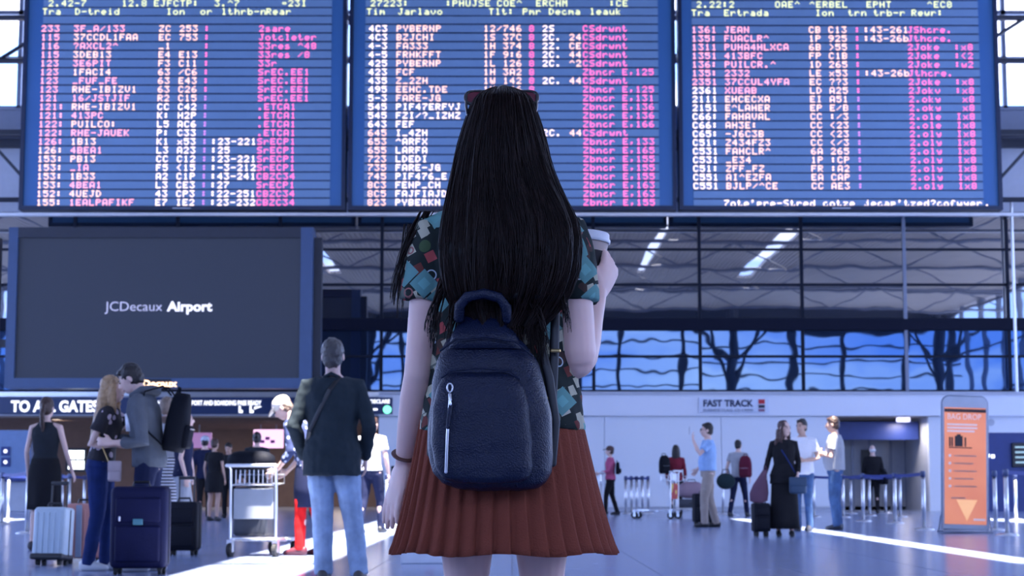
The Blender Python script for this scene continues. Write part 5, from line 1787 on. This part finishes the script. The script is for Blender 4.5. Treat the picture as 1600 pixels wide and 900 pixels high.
def bagstrap(P, U, hd, A, Lg):
    MB().chain([U((.10, .05, 1.44)), U((.04, .14, 1.30)), U((-.08, .14, 1.10)), U((-.16, .10, .96))], [(.010, .004)] * 4, 8, up=(1, 0, 0)).build('bag_strap', F_denim_d, P)


person('woman with curly dark hair in a long black dress pulling a small trolley bag', px_x(1223, 25.4), 25.4, 1.62, 176, 'f', top=dict(mat=F_black, hem=.80, sleeve=1.8, inf=.03, flare=.1), bottom=dict(kind='skirt', mat=F_black, hem=.12, w=.23), hair=dict(mat=H_auburn, style='curly', len=.34, w=.16), yaw=42, extra=bagstrap,
       arms={'R': dict(e=(.24, -.06, 1.14), w=(.30, .03, .93), d=(.1, .3, -1)), 'L': dict(e=(-.22, -.03, 1.13), w=(-.20, .12, .95), d=(.1, .4, -1))}, shoes=(.015, .014, .018), vox=.009, legs={'L': (0, .06), 'R': (0, -.04)})
bl = thing('shoulder_bag', 'petrol blue shoulder bag at the hip of the woman in the long black dress', 'handbag', (px_x(1243, 25.2), 25.14, .60), math.radians(-8))
MB().rbox(-.12, .12, -.05, .05, 0, .23, .035, 3).build('pouch', mat('petrol_leather', (.02, .05, .10), .5), bl, True)
MB().rbox(-.122, .122, -.056, -.03, .10, .232, .02, 2).build('flap', mat('petrol_leather', (.02, .05, .10), .5), bl, True)
suitcase('small black trolley bag pulled by the woman in the long black dress', px_x(1188, 25.2), 25.35, .24, .20, .40, mat('case_black', (.007, .008, .014), .6, bump=.2, spec=.12), 8, ext=.25, wheels=.07)
sb = thing('striped_bag', 'maroon striped soft bag hung over the small black trolley bag', 'bag', (px_x(1184, 25.1), 25.33, .472), math.radians(10))
sbm = stripes('stripes_maroon', (.05, .025, .05), (.16, .07, .11), 14, 'X')
dB = MB()
dB.loft([[V(.02 + a_ * math.cos(w_) + .10 * f_ * f_, .05 * math.sin(w_), .0 + .46 * f_) for w_ in [2 * math.pi * j / 18 for j in range(18)]] for f_, a_ in ((0, .06), (.06, .13), (.3, .14), (.55, .11), (.8, .06), (1, .03))])
dB.build('pouch', sbm, sb, True)
MB().chain([(.1, 0, .44), (.13, 0, .52), (.16, 0, .45)], .008, 6).build('handle', sbm, sb)
person('man in a white shirt talking with the woman in the long black dress', px_x(1252, 28.6), 28.6, 1.76, 150, 'm', top=dict(mat=F_white, hem=.88, sleeve=.6, inf=.022), bottom=dict(kind='trousers', mat=F_denim_m), hair=dict(mat=H_dark, style='short'), yaw=-10, skin=SK2,
       arms={'L': dict(e=(-.25, -.02, 1.13), w=(-.10, .20, 1.10), d=(1, .3, 0)), 'R': dict(e=(.25, -.02, 1.13), w=(.16, .2, 1.08), d=(-.4, 1, 0))}, shoes=(.05, .05, .06))
person('man in a grey polo shirt and blue jeans standing with folded arms', px_x(1303, 29.4), 29.4, 1.83, 72, 'm', top=dict(mat=F_grey, hem=.92, sleeve=.6, inf=.024), bottom=dict(kind='trousers', mat=F_denim_m, w=.012), hair=dict(mat=H_brown, style='short'), belly=.05, skin=SK2, pitch=-6, vox=.009,
       arms={'L': dict(e=(-.25, .04, 1.12), w=(-.04, .23, 1.20), d=(1, .1, .05), n=(0, -1, 0), t=(0, 0, 1)), 'R': dict(e=(.25, .04, 1.12), w=(.04, .25, 1.16), d=(-1, .1, .05), n=(0, -1, 0), t=(0, 0, 1))}, shoes=(.03, .035, .05))
person('white haired person in a dark jacket walking towards the right doorway', px_x(1361, 46.6), 46.6, 1.74, -8, 'm', top=dict(mat=F_black, hem=.84, inf=.035, sleeve=1.8), bottom=dict(kind='trousers', mat=F_black), hair=dict(mat=H_white, style='bald'), legs={'L': (0, .1), 'R': (0, -.1)})
backpack('black bag carried at the side of the white haired person', (px_x(1377, 46.4), 46.35, .74), -70, bgm, .30, .34, .15, straps=False, cat='bag')

# ================================================================== BANNER STAND
gB = ground(1508, 833)
bn = thing('banner_stand', 'tall orange bag drop banner stand with a rounded grey top beside the navy wall', 'banner', (gB.x, gB.y, 0), math.radians(0), rx=math.radians(-1.2))
bn.rotation_euler = (math.radians(-1.0), math.radians(1.6), 0)
bw, bh = .345, 2.06
poly = [(-bw, .06)] + [(bw, .06)] + [(bw - .11 + .11 * math.cos(q), bh - .11 + .11 * math.sin(q)) for q in [math.pi / 2 * k / 8 for k in range(9)]] + [(-bw + .11 + .11 * math.cos(q), bh - .11 + .11 * math.sin(q)) for q in [math.pi / 2 + math.pi / 2 * k / 8 for k in range(9)]]
MB().prism(poly, -.025, .025).build('panel', mat('banner_back', (.36, .40, .48), .4), bn)
edge = [V(x_, 0, z_) for x_, z_ in poly] + [V(-bw, 0, .06)]
MB().chain(edge, .018, 8).build('edge_frame', mat('banner_frame', (.12, .15, .22), .35), bn, True)


def orange_mat():
    m, nt, bs = nmat('orange_print_glow')
    bs.inputs['Roughness'].default_value = .5
    tc = nt.nodes.new('ShaderNodeTexCoord')
    vo = nt.nodes.new('ShaderNodeTexVoronoi')
    vo.inputs['Scale'].default_value = 2.2
    cr = nt.nodes.new('ShaderNodeValToRGB')
    cr.color_ramp.elements[0].color = (.50, .15, .08, 1)
    cr.color_ramp.elements[1].color = (.58, .20, .10, 1)
    nt.links.new(tc.outputs['Object'], vo.inputs['Vector'])
    nt.links.new(vo.outputs['Distance'], cr.inputs[0])
    nt.links.new(cr.outputs[0], bs.inputs['Base Color'])
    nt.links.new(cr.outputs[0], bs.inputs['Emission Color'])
    bs.inputs['Emission Strength'].default_value = .22  # printed sheet given a glow of its own to look lighter
    return m


po = MB().box(-bw + .03, bw - .03, -.034, -.025, .13, bh - .17).build('poster', orange_mat(), bn)
bl_ = lambda z0, z1, x0, x1, m, nm: MB().box(x0, x1, -.038, -.034, z0, z1).build(nm, m, po)
bl_(bh - .24, bh - .19, -bw + .03, bw - .03, mat('poster_dark', (.03, .012, .012), .5), 'header_band')
M_pt = mat('poster_text', (.72, .60, .58), .6, emit=.05)  # slight glow added to the printed letters
bo = text_obj('poster_title', 'BAG DROP', .125, M_pt, po, (-bw + .07, -.036, bh - .35), .0, 'LEFT', .002, valign='BOTTOM_BASELINE', sx=.84)
for k in range(3):
    bl_(bh - .44 - k * .05, bh - .415 - k * .05, -bw + .07, .18 - .04 * (k == 2), M_pt, 'text_line')
M_pd = mat('poster_icon', (.02, .012, .016), .5)
bl_(bh - .76, bh - .60, -.16, -.04, M_pd, 'suitcase_icon')
bl_(bh - .60, bh - .575, -.13, -.07, M_pd, 'suitcase_icon')
for x_ in (-.235, -.20, .0):
    bl_(bh - .76, bh - .62, x_ - .012, x_ + .012, M_pd, 'suitcase_icon')
bl_(bh - .785, bh - .77, -.25, .10, M_pd, 'icon_shelf')
for k in range(5):
    z = bh - .90 - k * .115
    d_ = MB().lathe([(.001, 0), (.022, 0), (.022, .004), (.001, .004)], seg=14).build('bullet', M_pt, po)
    d_.location = (-.235, -.034, z); d_.rotation_euler = (math.pi / 2, 0, 0)
    bl_(z - .012, z + .012, -.17, .17 - .05 * (k % 2), mat('poster_faint', (.56, .26, .18), .6), 'text_line')
bl_(bh - 1.55, bh - 1.525, -.22, .0, mat('poster_faint', (.56, .26, .18), .6), 'text_line')
MB().prism([(-.14, bh - 1.56), (.18, bh - 1.56), (.02, bh - 1.88)], -.0365, -.034).build('triangle', mat('poster_gold_glow', (.66, .34, .16), .5, emit=.25), po)  # gold print lightened by added emission
bl_(.19, .22, .12, bw - .05, M_pt, 'maker_mark')
MB().rbox(-bw - .04, bw + .04, -.19, .19, 0, .035, .012, 2).build('base', M_steel, bn)
for sx in (-1, 1):
    MB().chain([V(sx * (bw + .02), -.14, .03), V(sx * (bw + .02), 0, .26), V(sx * (bw + .02), .14, .03)], .012, 8).build('side_brace', M_steel, bn)

# ================================================================== QUEUE POSTS
def posts(lst, label, group, link_=True, extra={}):
    pts = [ground(x_, y_) for x_, y_ in lst]
    for k, p in enumerate(pts):
        nx = pts[k + 1] if link_ and k + 1 < len(pts) else (ground(*extra[k]) if k in extra else None)
        stanchion(p.x, p.y, label % ('first', 'second', 'third', 'fourth', 'fifth')[k], group, None if nx is None else (nx.x, nx.y))


posts([(1444, 828), (1399, 818), (1349, 815), (1318, 809), (1272, 808)], 'silver queue post, %s from the orange banner in the front belt line of the doorway', 'posts before the right doorway')
posts([(1407, 808), (1384, 802), (1359, 806), (1330, 803)], 'silver queue post, %s from the white pier in the rear belt line of the doorway', 'rear posts of the right doorway')
posts([(1541, 812), (1556, 829), (1574, 837), (1588, 813)], 'silver queue post, %s from the orange banner along the navy wall', 'posts beside the banner', False, {2: (1650, 834)})
posts([(978, 803.2), (987, 802.6), (995, 802.1), (1004, 803.2), (1013, 802.6)], 'silver queue post, %s from the woman in pink in the tight row at the wall', 'posts at the white wall')
posts([(1130, 804), (1144, 806)], 'silver queue post, %s from the man in light blue beside the grey vest man', 'posts near the grey vest')
posts([(42, 834), (2, 820), (-30, 812)], 'silver queue post, %s from the ponytail woman in the belt line to the booth', 'posts near the ponytail woman')
posts([(12, 812), (96, 812), (107, 815), (131, 806)], 'silver queue post, %s from the blue booth before the gate hall', 'posts before the gate hall')
posts([(604, 815), (618, 808)], 'silver queue post, %s from the white shirted person near the tray table', 'posts by the white shirt')

# ================================================================== SMALL THINGS
gx_ = ground(660, 881)
wb_ = thing('white_box', 'low white box with a red mark on the floor behind the skirt', 'box', (gx_.x, gx_.y + .15, 0))
MB().rbox(-.20, .20, -.15, .15, 0, .18, .012, 2).build('carton', mat('box_white', (.62, .66, .74), .5), wb_)
MB().box(.02, .11, -.153, -.149, .13, .175).build('red_mark', mat('mark_red', (.55, .01, .08), .5), wb_)
gt = ground(614, 803)
tb = thing('tray_table', 'small grey table with a dark monitor beside the hall corner', 'table', (gt.x, gt.y + 1.5, 0))
MB().rbox(-.42, .42, -.3, .3, .72, .76, .01, 2).build('table_top', M_ltgrey, tb)
for sx in (-1, 1):
    for sy in (-1, 1):
        MB().cyl((sx * .36, sy * .24, 0), (sx * .36, sy * .24, .73), .025, 8).build('leg', M_silver, tb)
MB().rbox(-.16, .10, -.03, .03, .85, 1.22, .01, 2).build('monitor', M_black, tb)
MB().cyl((-.03, .0, .75), (-.03, .0, .9), .025, 8).build('monitor_stand', M_black, tb)
MB().lathe([(.001, .76), (.10, .76), (.10, 1.0), (.06, 1.06), (.001, 1.06)], (.28, 0, 0), 16).build('canister', M_silver, tb, True)
apply_pending()
